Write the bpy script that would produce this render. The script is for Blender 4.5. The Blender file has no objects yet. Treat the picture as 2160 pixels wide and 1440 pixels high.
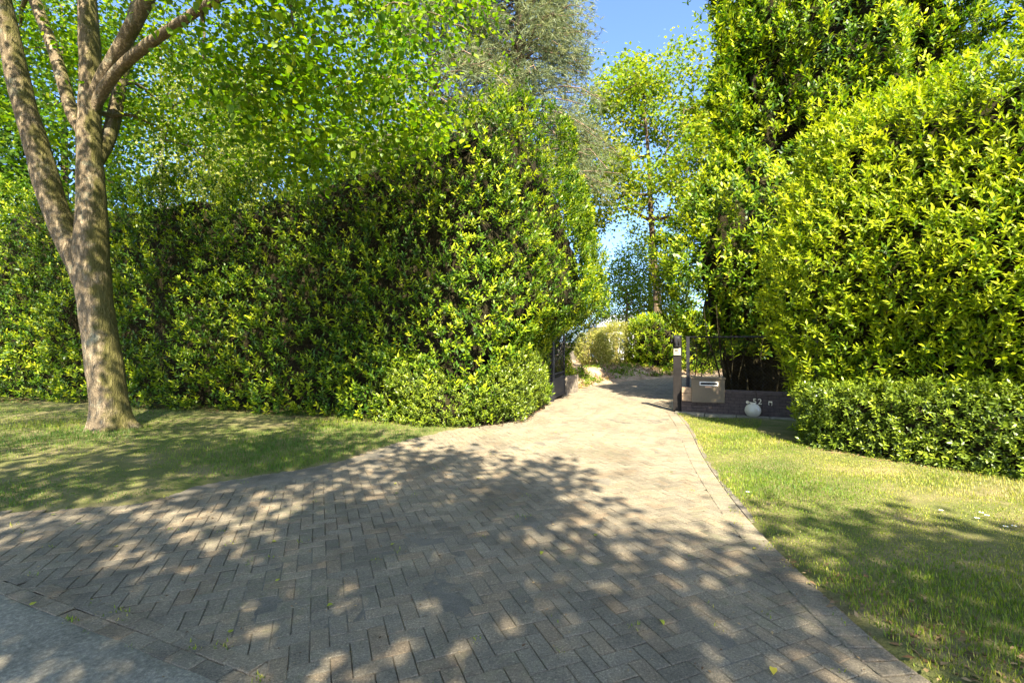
import bpy, bmesh, math, random
import numpy as np
from mathutils import Vector, Matrix

# ---------------------------------------------------------------- camera, sky, sun, exposure
SC = bpy.context.scene
CAMH, FPX = 1.6, 1020.0
cam_d = bpy.data.cameras.new('camera'); cam_d.lens = 17.0; cam_d.sensor_width = 36.0
cam_d.clip_start = 0.05; cam_d.clip_end = 2000
cam = bpy.data.objects.new('camera', cam_d); SC.collection.objects.link(cam)
cam.location = (0, 0, CAMH); cam.rotation_euler = (math.radians(90), 0, 0)
SC.camera = cam
SUN_AZ = math.radians(11.0)       # behind the camera, a little to the right
SUN_EL = math.radians(47.0)
world = bpy.data.worlds.new('World'); SC.world = world; world.use_nodes = True
wn = world.node_tree; wn.nodes.clear()
sky = wn.nodes.new('ShaderNodeTexSky'); sky.sky_type = 'NISHITA'; sky.sun_disc = False
sky.sun_elevation = SUN_EL; sky.sun_rotation = math.pi - SUN_AZ
sky.altitude = 50; sky.air_density = 0.6; sky.dust_density = 1.5; sky.ozone_density = 6.0
bg = wn.nodes.new('ShaderNodeBackground'); bg.inputs['Strength'].default_value = 0.125
wo = wn.nodes.new('ShaderNodeOutputWorld')
wn.links.new(sky.outputs[0], bg.inputs[0]); wn.links.new(bg.outputs[0], wo.inputs[0])
sun_d = bpy.data.lights.new('sun', 'SUN'); sun_d.energy = 5.0; sun_d.angle = math.radians(0.53)
sun_d.color = (1.0, 0.91, 0.74)
sun = bpy.data.objects.new('sun', sun_d); SC.collection.objects.link(sun)
SDIR = Vector((math.sin(SUN_AZ)*math.cos(SUN_EL), -math.cos(SUN_AZ)*math.cos(SUN_EL), math.sin(SUN_EL)))
sun.rotation_euler = SDIR.to_track_quat('Z', 'Y').to_euler()
vs = SC.view_settings; vs.view_transform = 'Standard'; vs.look = 'None'; vs.gamma = 1.0
vs.use_curve_mapping = False; vs.exposure = 2.35
cy = SC.cycles
cy.max_bounces = 8; cy.diffuse_bounces = 4; cy.glossy_bounces = 3; cy.transmission_bounces = 6
cy.caustics_reflective = False; cy.caustics_refractive = False
cy.use_denoising = True
cy.sample_clamp_indirect = 6.0

# ---------------------------------------------------------------- helpers
COL = SC.collection
rng = np.random.default_rng(7)
random.seed(7)

def G(px, py, z=0.0):
    """ground position (x, y) that the photograph shows at a pixel"""
    d = FPX*(CAMH-z)/(py-720.0)
    return ((px-1080.0)/FPX*d, d)
def P(px, py, d):
    return np.array([(px-1080.0)/FPX*d, d, CAMH+(720.0-py)/FPX*d])

def tag(o, label=None, cat=None, group=None, kind=None):
    if label: o['label'] = label
    if cat: o['category'] = cat
    if group: o['group'] = group
    if kind: o['kind'] = kind
    return o
def thing(name, label, cat, loc=(0, 0, 0), rz=0.0, group=None):
    o = bpy.data.objects.new(name, None); COL.objects.link(o)
    o.location = loc; o.rotation_euler = (0, 0, rz); o.empty_display_size = 0.2
    return tag(o, label, cat, group)
def np_mesh(name, V, F, mat=None, attrs=None, smooth=True):
    """V (n,3), F (k,3) or (k,4) int arrays"""
    me = bpy.data.meshes.new(name)
    V = np.asarray(V, dtype=np.float32); F = np.asarray(F, dtype=np.int32)
    k, m = F.shape
    me.vertices.add(len(V)); me.vertices.foreach_set('co', V.ravel())
    me.loops.add(k*m); me.loops.foreach_set('vertex_index', F.ravel())
    me.polygons.add(k); me.polygons.foreach_set('loop_start', np.arange(0, k*m, m, dtype=np.int32))
    if not smooth:
        me.polygons.foreach_set('use_smooth', np.zeros(k, dtype=bool))
    if attrs:
        for an, arr in attrs.items():
            a = me.attributes.new(an, 'FLOAT', 'POINT'); a.data.foreach_set('value', np.asarray(arr, dtype=np.float32))
    me.update(calc_edges=True)
    if mat: me.materials.append(mat)
    return me
def link(name, me, parent=None):
    o = bpy.data.objects.new(name, me); COL.objects.link(o)
    if parent is not None: o.parent = parent
    return o
class MB:
    """collects boxes, tubes, quads for one mesh"""
    def __init__(s): s.v = []; s.f = []
    def poly(s, pts):
        n = len(s.v); s.v += [tuple(p) for p in pts]; s.f.append(tuple(range(n, n+len(pts))))
    def box(s, x0, x1, y0, y1, z0, z1, bev=0.0):
        bm = bmesh.new()
        m = bmesh.ops.create_cube(bm, size=1.0)
        for w in bm.verts:
            w.co = ((x0+x1)/2+w.co.x*(x1-x0), (y0+y1)/2+w.co.y*(y1-y0), (z0+z1)/2+w.co.z*(z1-z0))
        if bev > 0:
            bmesh.ops.bevel(bm, geom=bm.edges[:], offset=bev, segments=2, affect='EDGES', profile=0.6)
        s.add_bm(bm)
    def add_bm(s, bm):
        n = len(s.v); bm.verts.ensure_lookup_table(); bm.verts.index_update()
        s.v += [tuple(v.co) for v in bm.verts]
        s.f += [tuple(n+v.index for v in f.verts) for f in bm.faces]
        bm.free()
    def tube(s, pts, rad, sides=6, cap=True):
        pts = np.asarray(pts, dtype=float); n = len(pts)
        rad = np.broadcast_to(np.asarray(rad, dtype=float), (n,))
        T = np.gradient(pts, axis=0); T /= np.linalg.norm(T, axis=1)[:, None]+1e-9
        u = np.cross(T[0], [0.31, 0.2, 0.93]); 
        if np.linalg.norm(u) < 1e-3: u = np.cross(T[0], [1, 0, 0])
        u /= np.linalg.norm(u)
        b = len(s.v); ang = np.arange(sides)*2*math.pi/sides
        for i in range(n):
            u = u-T[i]*np.dot(u, T[i]); u /= np.linalg.norm(u)+1e-9
            w = np.cross(T[i], u)
            ring = pts[i]+rad[i]*(np.cos(ang)[:, None]*u+np.sin(ang)[:, None]*w)
            s.v += [tuple(q) for q in ring]
        for i in range(n-1):
            for k in range(sides):
                k2 = (k+1) % sides
                s.f.append((b+i*sides+k, b+i*sides+k2, b+(i+1)*sides+k2, b+(i+1)*sides+k))
        if cap:
            s.f.append(tuple(b+k for k in range(sides))[::-1]); s.f.append(tuple(b+(n-1)*sides+k for k in range(sides)))
    def lathe(s, prof, c=(0, 0, 0), seg=24):
        b = len(s.v); n = len(prof)
        for r, z in prof:
            for k in range(seg):
                a = 2*math.pi*k/seg; s.v.append((c[0]+r*math.cos(a), c[1]+r*math.sin(a), c[2]+z))
        for i in range(n-1):
            for k in range(seg):
                k2 = (k+1) % seg
                s.f.append((b+i*seg+k, b+i*seg+k2, b+(i+1)*seg+k2, b+(i+1)*seg+k))
    def build(s, name, mat, parent=None, smooth=False, off=None):
        me = bpy.data.meshes.new(name)
        v = s.v
        if off is not None: v = [(a-off[0], b-off[1], c-off[2]) for a, b, c in v]
        me.from_pydata(v, [], s.f); me.update()
        for p in me.polygons: p.use_smooth = smooth
        if mat: me.materials.append(mat)
        return link(name, me, parent)

def unit(a):
    return a/(np.linalg.norm(a, axis=-1, keepdims=True)+1e-9)
def frames(dirs, nrm):
    """x = dirs, z ~ nrm -> (N,3,3) matrices with columns x,y,z"""
    x = unit(dirs); y = unit(np.cross(nrm, x)); z = np.cross(x, y)
    return np.stack([x, y, z], axis=-1)
def instance(tv, tf, R, T, S):
    """template copies joined: tv (m,3), tf (k,f), R (N,3,3), T (N,3), S (N,) or (N,3)"""
    N = len(T); m = len(tv)
    S = np.asarray(S)
    if S.ndim == 1: S = np.repeat(S[:, None], 3, 1)
    L = tv[None]*S[:, None, :]
    V = np.einsum('nij,nmj->nmi', R, L)+T[:, None, :]
    F = (tf[None]+(np.arange(N)*m)[:, None, None]).reshape(-1, tf.shape[1])
    return V.reshape(-1, 3), F
def lumps(p, seed, freq):
    """smooth cheap 3-D noise, about -1..1"""
    r = np.random.default_rng(seed); out = 0
    for i in range(6):
        k = r.normal(size=3); k = k/np.linalg.norm(k)*freq*r.uniform(0.6, 1.7)
        out = out+np.sin(p@k+r.uniform(0, 6.28))
    return out/2.6
def in_poly(xy, poly):
    poly = np.asarray(poly); x, y = xy[:, 0], xy[:, 1]; inside = np.zeros(len(xy), bool)
    n = len(poly)
    for i in range(n):
        x0, y0 = poly[i]; x1, y1 = poly[(i+1) % n]
        c = ((y0 > y) != (y1 > y)) & (x < (x1-x0)*(y-y0)/(y1-y0+1e-12)+x0)
        inside ^= c
    return inside
def poly_sd(xy, poly):
    """signed distance, positive inside"""
    poly = np.asarray(poly, float); d = np.full(len(xy), 1e9); n = len(poly)
    for i in range(n):
        a, b = poly[i], poly[(i+1) % n]; ab = b-a
        t = np.clip(((xy-a)@ab)/(ab@ab+1e-12), 0, 1)
        d = np.minimum(d, np.linalg.norm(xy-(a+t[:, None]*ab), axis=1))
    return np.where(in_poly(xy, poly), d, -d)
def smooth01(a, b, x):
    t = np.clip((x-a)/(b-a), 0, 1); return t*t*(3-2*t)
def resample(pts, step):
    pts = np.asarray(pts, float); seg = np.linalg.norm(np.diff(pts, axis=0), axis=1); cum = np.r_[0, np.cumsum(seg)]
    n = max(2, int(cum[-1]/step)+1); t = np.linspace(0, cum[-1], n)
    return np.stack([np.interp(t, cum, pts[:, k]) for k in range(pts.shape[1])], 1)
def chaikin(pts, n=2, closed=False):
    pts = np.asarray(pts, float)
    for _ in range(n):
        if closed:
            q = np.roll(pts, -1, 0); a = .75*pts+.25*q; b = .25*pts+.75*q
            pts = np.stack([a, b], 1).reshape(-1, pts.shape[1])
        else:
            a = .75*pts[:-1]+.25*pts[1:]; b = .25*pts[:-1]+.75*pts[1:]
            pts = np.r_[pts[:1], np.stack([a, b], 1).reshape(-1, pts.shape[1]), pts[-1:]]
    return pts

# ---------------------------------------------------------------- materials
class NT:
    def __init__(s, name):
        s.m = bpy.data.materials.new(name); s.m.use_nodes = True; s.t = s.m.node_tree; s.t.nodes.clear()
        s.out = s.t.nodes.new('ShaderNodeOutputMaterial')
    def n(s, typ, **kw):
        x = s.t.nodes.new(typ)
        for k, v in kw.items():
            if k in x.inputs: s.set(x.inputs[k], v)
            else: setattr(x, k, v)
        return x
    def set(s, sock, v):
        if isinstance(v, bpy.types.NodeSocket): s.t.links.new(v, sock)
        else: sock.default_value = v
    def pos(s): return s.n('ShaderNodeNewGeometry').outputs['Position']
    def noise(s, scale, detail=4, rough=0.55, vec=None, dist=0.0):
        x = s.n('ShaderNodeTexNoise'); x.inputs['Scale'].default_value = scale; x.inputs['Detail'].default_value = detail
        x.inputs['Roughness'].default_value = rough; x.inputs['Distortion'].default_value = dist
        s.set(x.inputs['Vector'], vec if vec is not None else s.pos()); return x.outputs['Fac']
    def mapping(s, vec, scale=(1, 1, 1), rot=(0, 0, 0)):
        x = s.n('ShaderNodeMapping'); x.inputs['Scale'].default_value = scale; x.inputs['Rotation'].default_value = rot
        s.set(x.inputs['Vector'], vec); return x.outputs[0]
    def ramp(s, fac, stops):
        x = s.n('ShaderNodeValToRGB'); s.set(x.inputs[0], fac); e = x.color_ramp.elements
        while len(e) > 1: e.remove(e[-1])
        e[0].position, e[0].color = stops[0][0], col4(stops[0][1])
        for p_, c_ in stops[1:]:
            q = e.new(p_); q.color = col4(c_)
        return x.outputs[0]
    def mix(s, fac, a, b, mode='MIX'):
        x = s.n('ShaderNodeMix', data_type='RGBA', blend_type=mode)
        s.set(x.inputs[0], fac); s.set(x.inputs[6], col4(a)); s.set(x.inputs[7], col4(b)); return x.outputs[2]
    def math(s, op, a, b=0.0, clamp=False):
        x = s.n('ShaderNodeMath', operation=op); x.use_clamp = clamp
        s.set(x.inputs[0], a); s.set(x.inputs[1], b); return x.outputs[0]
    def attr(s, name): return s.n('ShaderNodeAttribute', attribute_name=name).outputs['Fac']
    def island(s): return s.n('ShaderNodeNewGeometry').outputs['Random Per Island']
    def objrand(s): return s.n('ShaderNodeObjectInfo').outputs['Random']
    def bump(s, h, strength=0.5, dist=0.01, nrm=None):
        x = s.n('ShaderNodeBump'); x.inputs['Strength'].default_value = strength; x.inputs['Distance'].default_value = dist
        s.set(x.inputs['Height'], h)
        if nrm is not None: s.set(x.inputs['Normal'], nrm)
        return x.outputs[0]
    def principled(s, base, rough=0.6, spec=0.5, metal=0.0, nrm=None):
        x = s.n('ShaderNodeBsdfPrincipled'); s.set(x.inputs['Base Color'], col4(base)); s.set(x.inputs['Roughness'], rough)
        s.set(x.inputs['Specular IOR Level'], spec); s.set(x.inputs['Metallic'], metal)
        if nrm is not None: s.set(x.inputs['Normal'], nrm)
        return x.outputs[0]
    def done(s, sh): s.t.links.new(sh, s.out.inputs['Surface']); return s.m
def col4(c):
    if isinstance(c, (tuple, list)) and len(c) == 3: return (*c, 1.0)
    return c

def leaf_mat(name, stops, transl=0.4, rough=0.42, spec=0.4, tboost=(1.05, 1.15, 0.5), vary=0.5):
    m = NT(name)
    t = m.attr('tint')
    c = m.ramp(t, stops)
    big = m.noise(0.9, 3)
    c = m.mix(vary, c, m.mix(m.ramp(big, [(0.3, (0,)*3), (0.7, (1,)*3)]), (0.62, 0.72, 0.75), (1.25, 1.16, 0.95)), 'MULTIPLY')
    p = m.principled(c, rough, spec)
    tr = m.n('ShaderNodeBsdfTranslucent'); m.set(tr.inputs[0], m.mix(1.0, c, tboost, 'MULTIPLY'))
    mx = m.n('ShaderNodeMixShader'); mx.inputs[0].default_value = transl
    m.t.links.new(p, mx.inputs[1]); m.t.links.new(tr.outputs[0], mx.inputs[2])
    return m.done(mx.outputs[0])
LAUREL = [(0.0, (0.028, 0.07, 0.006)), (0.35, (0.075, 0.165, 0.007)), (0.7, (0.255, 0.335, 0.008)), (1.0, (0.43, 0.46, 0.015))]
M_laurel = leaf_mat('laurel_leaf', LAUREL, 0.40, 0.45, 0.26)
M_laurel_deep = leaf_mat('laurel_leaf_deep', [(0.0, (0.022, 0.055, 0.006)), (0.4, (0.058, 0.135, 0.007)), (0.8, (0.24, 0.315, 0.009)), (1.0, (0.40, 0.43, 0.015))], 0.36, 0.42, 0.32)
M_lusit = leaf_mat('portugal_laurel_leaf', [(0.0, (0.045, 0.075, 0.010)), (0.6, (0.12, 0.175, 0.014)), (1.0, (0.26, 0.32, 0.02))], 0.30, 0.36, 0.4)
M_lime = leaf_mat('lime_leaf', [(0.0, (0.045, 0.125, 0.006)), (0.6, (0.14, 0.23, 0.007)), (1.0, (0.32, 0.37, 0.012))], 0.55, 0.45, 0.35, (1.0, 1.2, 0.4))
M_oak = leaf_mat('oak_leaf', [(0.0, (0.075, 0.16, 0.010)), (0.6, (0.17, 0.26, 0.012)), (1.0, (0.36, 0.37, 0.022))], 0.5, 0.5, 0.3, (1.2, 1.15, 0.5))
M_back = leaf_mat('woodland_leaf', [(0.0, (0.032, 0.085, 0.008)), (0.6, (0.085, 0.17, 0.010)), (1.0, (0.21, 0.29, 0.015))], 0.5, 0.5, 0.3)
M_birch = leaf_mat('birch_leaf', [(0.0, (0.10, 0.15, 0.02)), (0.6, (0.22, 0.26, 0.04)), (1.0, (0.36, 0.37, 0.08))], 0.5, 0.5, 0.3)
M_needle = leaf_mat('pine_needle', [(0.0, (0.07, 0.10, 0.052)), (0.5, (0.155, 0.19, 0.09)), (1.0, (0.28, 0.29, 0.13))], 0.4, 0.5, 0.3, (1.1, 1.1, 0.8))
M_bamboo = leaf_mat('bamboo_leaf', [(0.0, (0.17, 0.19, 0.03)), (0.6, (0.34, 0.34, 0.07)), (1.0, (0.50, 0.46, 0.15))], 0.4, 0.5, 0.3)
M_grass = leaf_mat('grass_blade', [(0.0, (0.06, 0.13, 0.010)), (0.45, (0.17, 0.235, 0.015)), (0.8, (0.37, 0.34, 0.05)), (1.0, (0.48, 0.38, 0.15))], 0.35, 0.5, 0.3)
M_litter = leaf_mat('leaf_litter', [(0.0, (0.06, 0.035, 0.018)), (0.5, (0.16, 0.09, 0.045)), (1.0, (0.34, 0.24, 0.12))], 0.2, 0.6, 0.2, (1, 1, 1))
M_yleaf = leaf_mat('fallen_leaf', [(0.0, (0.16, 0.22, 0.02)), (0.6, (0.42, 0.42, 0.05)), (1.0, (0.62, 0.48, 0.06))], 0.3, 0.5, 0.3)

def bark_mat(name, c0, c1, moss=None, scale=9.0, lichen=None, stretch=0.16, bumpd=0.03):
    m = NT(name); v = m.pos()
    warp = m.mapping(v, (1, 1, stretch))
    fur = m.noise(scale*1.7, 7, 0.6, warp, 0.5)
    ridge = m.math('ABSOLUTE', m.math('SUBTRACT', fur, 0.5))
    ridge = m.math('MULTIPLY', ridge, 7.0, True)                      # dark cracks where the noise crosses its middle
    fine = m.noise(scale*8, 6, 0.7, m.mapping(v, (1, 1, 0.45)))
    h = m.math('ADD', ridge, m.math('MULTIPLY', fine, 0.5))
    c = m.mix(ridge, c0, c1)
    c = m.mix(0.6, c, m.ramp(fine, [(0.3, (0.62, 0.6, 0.58)), (0.7, (1.3, 1.28, 1.2))]), 'MULTIPLY')
    c = m.mix(0.4, c, m.ramp(m.noise(2.2, 5), [(0.3, (0.65, 0.62, 0.58)), (0.7, (1.22, 1.2, 1.1))]), 'MULTIPLY')
    if lichen:
        f = m.ramp(m.noise(3.3, 6, 0.7), [(0.55, (0,)*3), (0.66, (1,)*3)])
        c = m.mix(m.math('MULTIPLY', f, 0.65), c, lichen)
    if moss:
        nx = m.n('ShaderNodeSeparateXYZ'); m.set(nx.inputs[0], m.n('ShaderNodeNewGeometry').outputs['Normal'])
        f = m.math('ADD', m.math('MULTIPLY', nx.outputs[0], 0.55), m.math('MULTIPLY', m.noise(2.6, 6, 0.7), 1.5))
        f = m.ramp(m.math('MULTIPLY', f, 0.62), [(0.58, (0,)*3), (0.74, (1,)*3)])
        c = m.mix(m.math('MULTIPLY', f, 0.85), c, moss)
    return m.done(m.principled(c, 0.9, 0.2, nrm=m.bump(h, 0.9, bumpd)))
M_bark = bark_mat('lime_bark', (0.15, 0.115, 0.073), (0.35, 0.275, 0.18), (0.09, 0.085, 0.016), 9.0, (0.22, 0.235, 0.165), stretch=0.2)
M_bark2 = bark_mat('woodland_bark', (0.07, 0.05, 0.035), (0.22, 0.16, 0.10), None, 6.0)
M_barkp = bark_mat('pine_bark', (0.16, 0.10, 0.07), (0.46, 0.33, 0.25), None, 5.0)
M_birchbark = bark_mat('birch_bark', (0.10, 0.09, 0.08), (0.42, 0.40, 0.36), None, 4.0, stretch=2.5)
M_twig = bark_mat('twig', (0.05, 0.038, 0.024), (0.14, 0.10, 0.06), None, 12.0)
M_twig_green = NT('green_stem'); M_twig_green = M_twig_green.done(M_twig_green.principled((0.13, 0.16, 0.04), 0.6, 0.3))
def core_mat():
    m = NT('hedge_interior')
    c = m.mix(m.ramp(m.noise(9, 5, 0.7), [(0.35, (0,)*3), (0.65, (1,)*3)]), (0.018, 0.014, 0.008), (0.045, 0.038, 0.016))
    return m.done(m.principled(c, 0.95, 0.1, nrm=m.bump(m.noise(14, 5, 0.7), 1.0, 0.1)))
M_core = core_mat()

def paver_mat(name, base0, base1, far_sand=True):
    m = NT(name); v = m.pos()
    r = m.math('FRACT', m.math('ADD', m.island(), m.math('MULTIPLY', m.objrand(), 7.31)))
    c = m.ramp(r, [(0.0, base0), (0.3, tuple(x*1.25 for x in base0)), (0.55, base1), (0.8, (base1[0]*1.05, base1[1]*0.95, base1[2]*0.88)), (1.0, tuple(x*1.12 for x in base1))])
    grain = m.noise(260, 3, 0.6)
    coarse = m.noise(85, 4, 0.75)
    c = m.mix(0.9, c, m.ramp(coarse, [(0.30, (0.42, 0.42, 0.43)), (0.46, (0.88,)*3), (0.56, (1.05,)*3), (0.66, (1.75, 1.7, 1.6))]), 'MULTIPLY')
    c = m.mix(0.6, c, m.ramp(m.noise(7, 5, 0.7), [(0.3, (0.7, 0.69, 0.66)), (0.7, (1.3, 1.28, 1.22))]), 'MULTIPLY')
    c = m.mix(0.75, c, m.ramp(grain, [(0.28, (0.42,)*3), (0.5, (0.95,)*3), (0.64, (1.15,)*3), (0.72, (2.1, 2.05, 1.95))]), 'MULTIPLY')
    stain = m.noise(1.1, 6, 0.62, dist=0.4)
    c = m.mix(0.75, c, m.ramp(stain, [(0.32, (0.52, 0.52, 0.50)), (0.5, (0.92, 0.92, 0.91)), (0.68, (1.25, 1.20, 1.10))]), 'MULTIPLY')
    # wind-blown sand lying in bands on the drive, thicker by the gate
    sx = m.n('ShaderNodeSeparateXYZ'); m.set(sx.inputs[0], v)
    amount = m.ramp(m.math('MULTIPLY', sx.outputs[1], 0.08), [(0.42, (0.0,)*3), (0.66, (0.25,)*3), (1.0, (0.42,)*3)])
    bands = m.noise(3.4, 5, 0.6, m.mapping(v, (0.95, 0.28, 1), (0, 0, 0.12)), 0.5)
    f = m.math('MULTIPLY', amount, m.ramp(bands, [(0.38, (0.05,)*3), (0.58, (1,)*3)]))
    c = m.mix(f, c, (0.27, 0.205, 0.128))
    moss = m.ramp(m.math('MULTIPLY', m.noise(0.8, 5, 0.6), m.noise(14, 4, 0.6)), [(0.27, (0,)*3), (0.4, (1,)*3)])
    c = m.mix(m.math('MULTIPLY', moss, 0.45), c, (0.10, 0.105, 0.05))
    return m.done(m.principled(c, 0.92, 0.25, nrm=m.bump(m.math('ADD', m.math('MULTIPLY', coarse, 1.6), m.math('MULTIPLY', m.noise(30, 4), 0.8)), 0.9, 0.006)))
M_paver = paver_mat('concrete_paver', (0.165, 0.141, 0.103), (0.212, 0.180, 0.129))
M_edge = paver_mat('concrete_edging', (0.12, 0.107, 0.088), (0.165, 0.147, 0.118))
def soil_mat(name, c0, c1, c2, sc=3.0):
    m = NT(name)
    c = m.ramp(m.noise(sc, 7, 0.65, dist=0.3), [(0.32, c0), (0.5, c1), (0.7, c2)])
    c = m.mix(0.7, c, m.ramp(m.noise(120, 4, 0.7), [(0.3, (0.5,)*3), (0.7, (1.5,)*3)]), 'MULTIPLY')
    return m.done(m.principled(c, 0.95, 0.15, nrm=m.bump(m.math('ADD', m.noise(60, 5, 0.7), m.noise(9, 4)), 0.8, 0.02)))
M_joint = soil_mat('joint_sand', (0.095, 0.085, 0.062), (0.14, 0.124, 0.094), (0.20, 0.174, 0.13), 2.0)
M_lawn = soil_mat('lawn_soil', (0.07, 0.09, 0.022), (0.12, 0.118, 0.04), (0.21, 0.17, 0.085), 1.6)
M_ground = soil_mat('garden_soil', (0.06, 0.045, 0.028), (0.11, 0.085, 0.05), (0.16, 0.13, 0.07), 1.0)
M_verge = soil_mat('verge_soil', (0.16, 0.11, 0.06), (0.30, 0.21, 0.13), (0.42, 0.31, 0.20), 2.2)
def road_mat():
    m = NT('worn_road')
    c = m.ramp(m.noise(1.3, 6, 0.65, dist=0.5), [(0.3, (0.14, 0.125, 0.094)), (0.5, (0.20, 0.179, 0.135)), (0.7, (0.265, 0.237, 0.18))])
    c = m.mix(0.7, c, m.ramp(m.noise(38, 7, 0.85), [(0.34, (0.38,)*3), (0.5, (0.95,)*3), (0.64, (2.0, 1.95, 1.85))]), 'MULTIPLY')
    return m.done(m.principled(c, 0.9, 0.25, nrm=m.bump(m.noise(70, 5, 0.75), 0.8, 0.008)))
M_road = road_mat()
def plain(name, c, rough=0.5, spec=0.4, metal=0.0, vary=0.25, sc=12.0, bump=0.1):
    m = NT(name)
    k = m.mix(vary*2, c, m.ramp(m.noise(sc, 6, 0.65), [(0.3, (0.55, 0.55, 0.55)), (0.7, (1.35, 1.3, 1.22))]), 'MULTIPLY')
    return m.done(m.principled(k, rough, spec, metal, m.bump(m.noise(sc*8, 4), bump, 0.004)))
M_iron = plain('black_iron', (0.016, 0.016, 0.018), 0.6, 0.3, 0.0, 0.35)
M_postdark = plain('dark_painted_post', (0.016, 0.014, 0.013), 0.75, 0.15, 0.0, 0.4, 8)
M_wall = plain('dark_painted_brick', (0.075, 0.054, 0.046), 0.7, 0.35, 0.0, 0.4, 16, 0.5)
M_mortar = plain('dark_mortar', (0.045, 0.032, 0.032), 0.9, 0.2, 0, 0.3)
M_box = plain('brown_mailbox_paint', (0.12, 0.092, 0.054), 0.5, 0.4, 0.0, 0.15, 5)
M_white = plain('white_metal', (0.72, 0.71, 0.68), 0.4, 0.5, 0, 0.1)
M_blackhole = plain('dark_slot', (0.012, 0.012, 0.012), 0.7, 0.2)
M_copper = plain('copper_plate', (0.50, 0.30, 0.17), 0.4, 0.5, 0.3)
M_brass = plain('pale_brass', (0.74, 0.64, 0.46), 0.4, 0.5, 0.0)
M_plate = plain('cream_plate', (0.36, 0.32, 0.22), 0.5, 0.4, 0, 0.1)
M_wood = plain('weathered_wood', (0.30, 0.215, 0.14), 0.8, 0.2, 0, 0.4, 9, 0.5)
M_sleeper = plain('grey_sleeper', (0.22, 0.19, 0.145), 0.9, 0.2, 0, 0.5, 7, 0.6)
M_kerb = plain('mossy_concrete', (0.19, 0.175, 0.13), 0.9, 0.2, 0, 0.5, 6, 0.6)
M_render = plain('white_render', (0.78, 0.77, 0.74), 0.8, 0.2, 0, 0.1)
M_slate = plain('grey_roof', (0.22, 0.23, 0.25), 0.6, 0.4, 0, 0.2)
M_pane = plain('window_glass', (0.03, 0.04, 0.05), 0.08, 0.6, 0, 0.1)
M_daisy = plain('daisy_petal', (0.8, 0.8, 0.76), 0.6, 0.2, 0, 0.05)
M_daisyc = plain('daisy_centre', (0.7, 0.5, 0.05), 0.6, 0.2, 0, 0.05)
def opal():
    m = NT('opal_glass')
    x = m.n('ShaderNodeBsdfPrincipled'); x.inputs['Base Color'].default_value = (0.56, 0.50, 0.38, 1); x.inputs['Roughness'].default_value = 0.12
    x.inputs['Specular IOR Level'].default_value = 0.6; x.inputs['Subsurface Weight'].default_value = 0.2; x.inputs['Subsurface Radius'].default_value = (0.05, 0.05, 0.04)
    return m.done(x.outputs[0])
M_opal = opal()

# ---------------------------------------------------------------- the setting: ground, road, drive, lawns
UA = math.radians(-23.1)                       # direction of the road's edge
RD = np.array([math.cos(UA), math.sin(UA)]); RN = np.array([-RD[1], RD[0]])
R0 = np.array(G(0, 1254))
def sheet(name, pts, z, mat, label=None):
    mb = MB(); mb.poly([(x, y, z) for x, y in pts]); o = mb.build(name, mat); return tag(o, kind='structure')
sheet('ground', [(-600, -600), (600, -600), (600, 600), (-600, 600)], -0.075, M_ground)
q = [R0-RD*40, R0+RD*40, R0+RD*40-RN*6.5, R0-RD*40-RN*6.5]
# road: gently uneven strip with a ragged edge towards the gutter course
def road():
    nu, nv = 260, 26
    us = np.linspace(-14, 16, nu); vv = np.r_[0, 0.04, 0.1, 0.2, np.linspace(0.35, 6.6, nv-4)]
    U, W = np.meshgrid(us, vv, indexing='ij')
    p3 = np.stack([U.ravel(), W.ravel(), 0*U.ravel()], 1)
    rag = -0.03+0.045*lumps(p3*np.array([1, 0, 0]), 5, 3.0)+0.03*lumps(p3*np.array([1, 0, 0]), 6, 13.0)
    W2 = W.ravel()+rag*np.exp(-W.ravel()*4)
    xy = R0+U.ravel()[:, None]*RD-W2[:, None]*RN
    z = 0.006+0.006*lumps(p3, 9, 3.0)-0.02*np.exp(-W.ravel()/0.02)
    V = np.c_[xy, z]
    idx = np.arange(nu*len(vv)).reshape(nu, len(vv))
    F = np.stack([idx[:-1, :-1], idx[:-1, 1:], idx[1:, 1:], idx[1:, :-1]], -1).reshape(-1, 4)
    tag(link('road', np_mesh('road', V, F, M_road)), kind='structure')
road()

LEFT_EDGE = [G(-700, 1110), G(0, 1088), G(300, 1058), G(430, 1018), G(560, 1001), G(700, 976), G(800, 950), G(890, 919), G(960, 906), G(1060, 891), G(1150, 853), G(1172, 844), G(1215, 823), G(1260, 812), G(1330, 802), G(1420, 794.5), (11, 23.6), (16, 24.6)]
RIGHT_EDGE = [(16, 20.6), (11, 19.6), (7.6, 17.6), (5.4, 14.8), (4.3, 12.4), (3.78, 11.2), G(1430, 874), G(1456, 906), G(1480, 958), G(1500, 990), G(1550, 1060), G(1620, 1140), G(1700, 1215), G(1800, 1310), G(1960, 1440), (2.15, 1.75), (2.6, 1.2), (3.6, 0.55)]
LEFT_S = chaikin(LEFT_EDGE, 2); RIGHT_S = chaikin(RIGHT_EDGE, 2)
road_a = R0+RD*((np.array([3.6, 0.55])-R0)@RD)+RN*0.22
road_b = R0-RD*13+RN*0.22
DRIVE = np.r_[LEFT_S, RIGHT_S, [road_a, road_b]]
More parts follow.
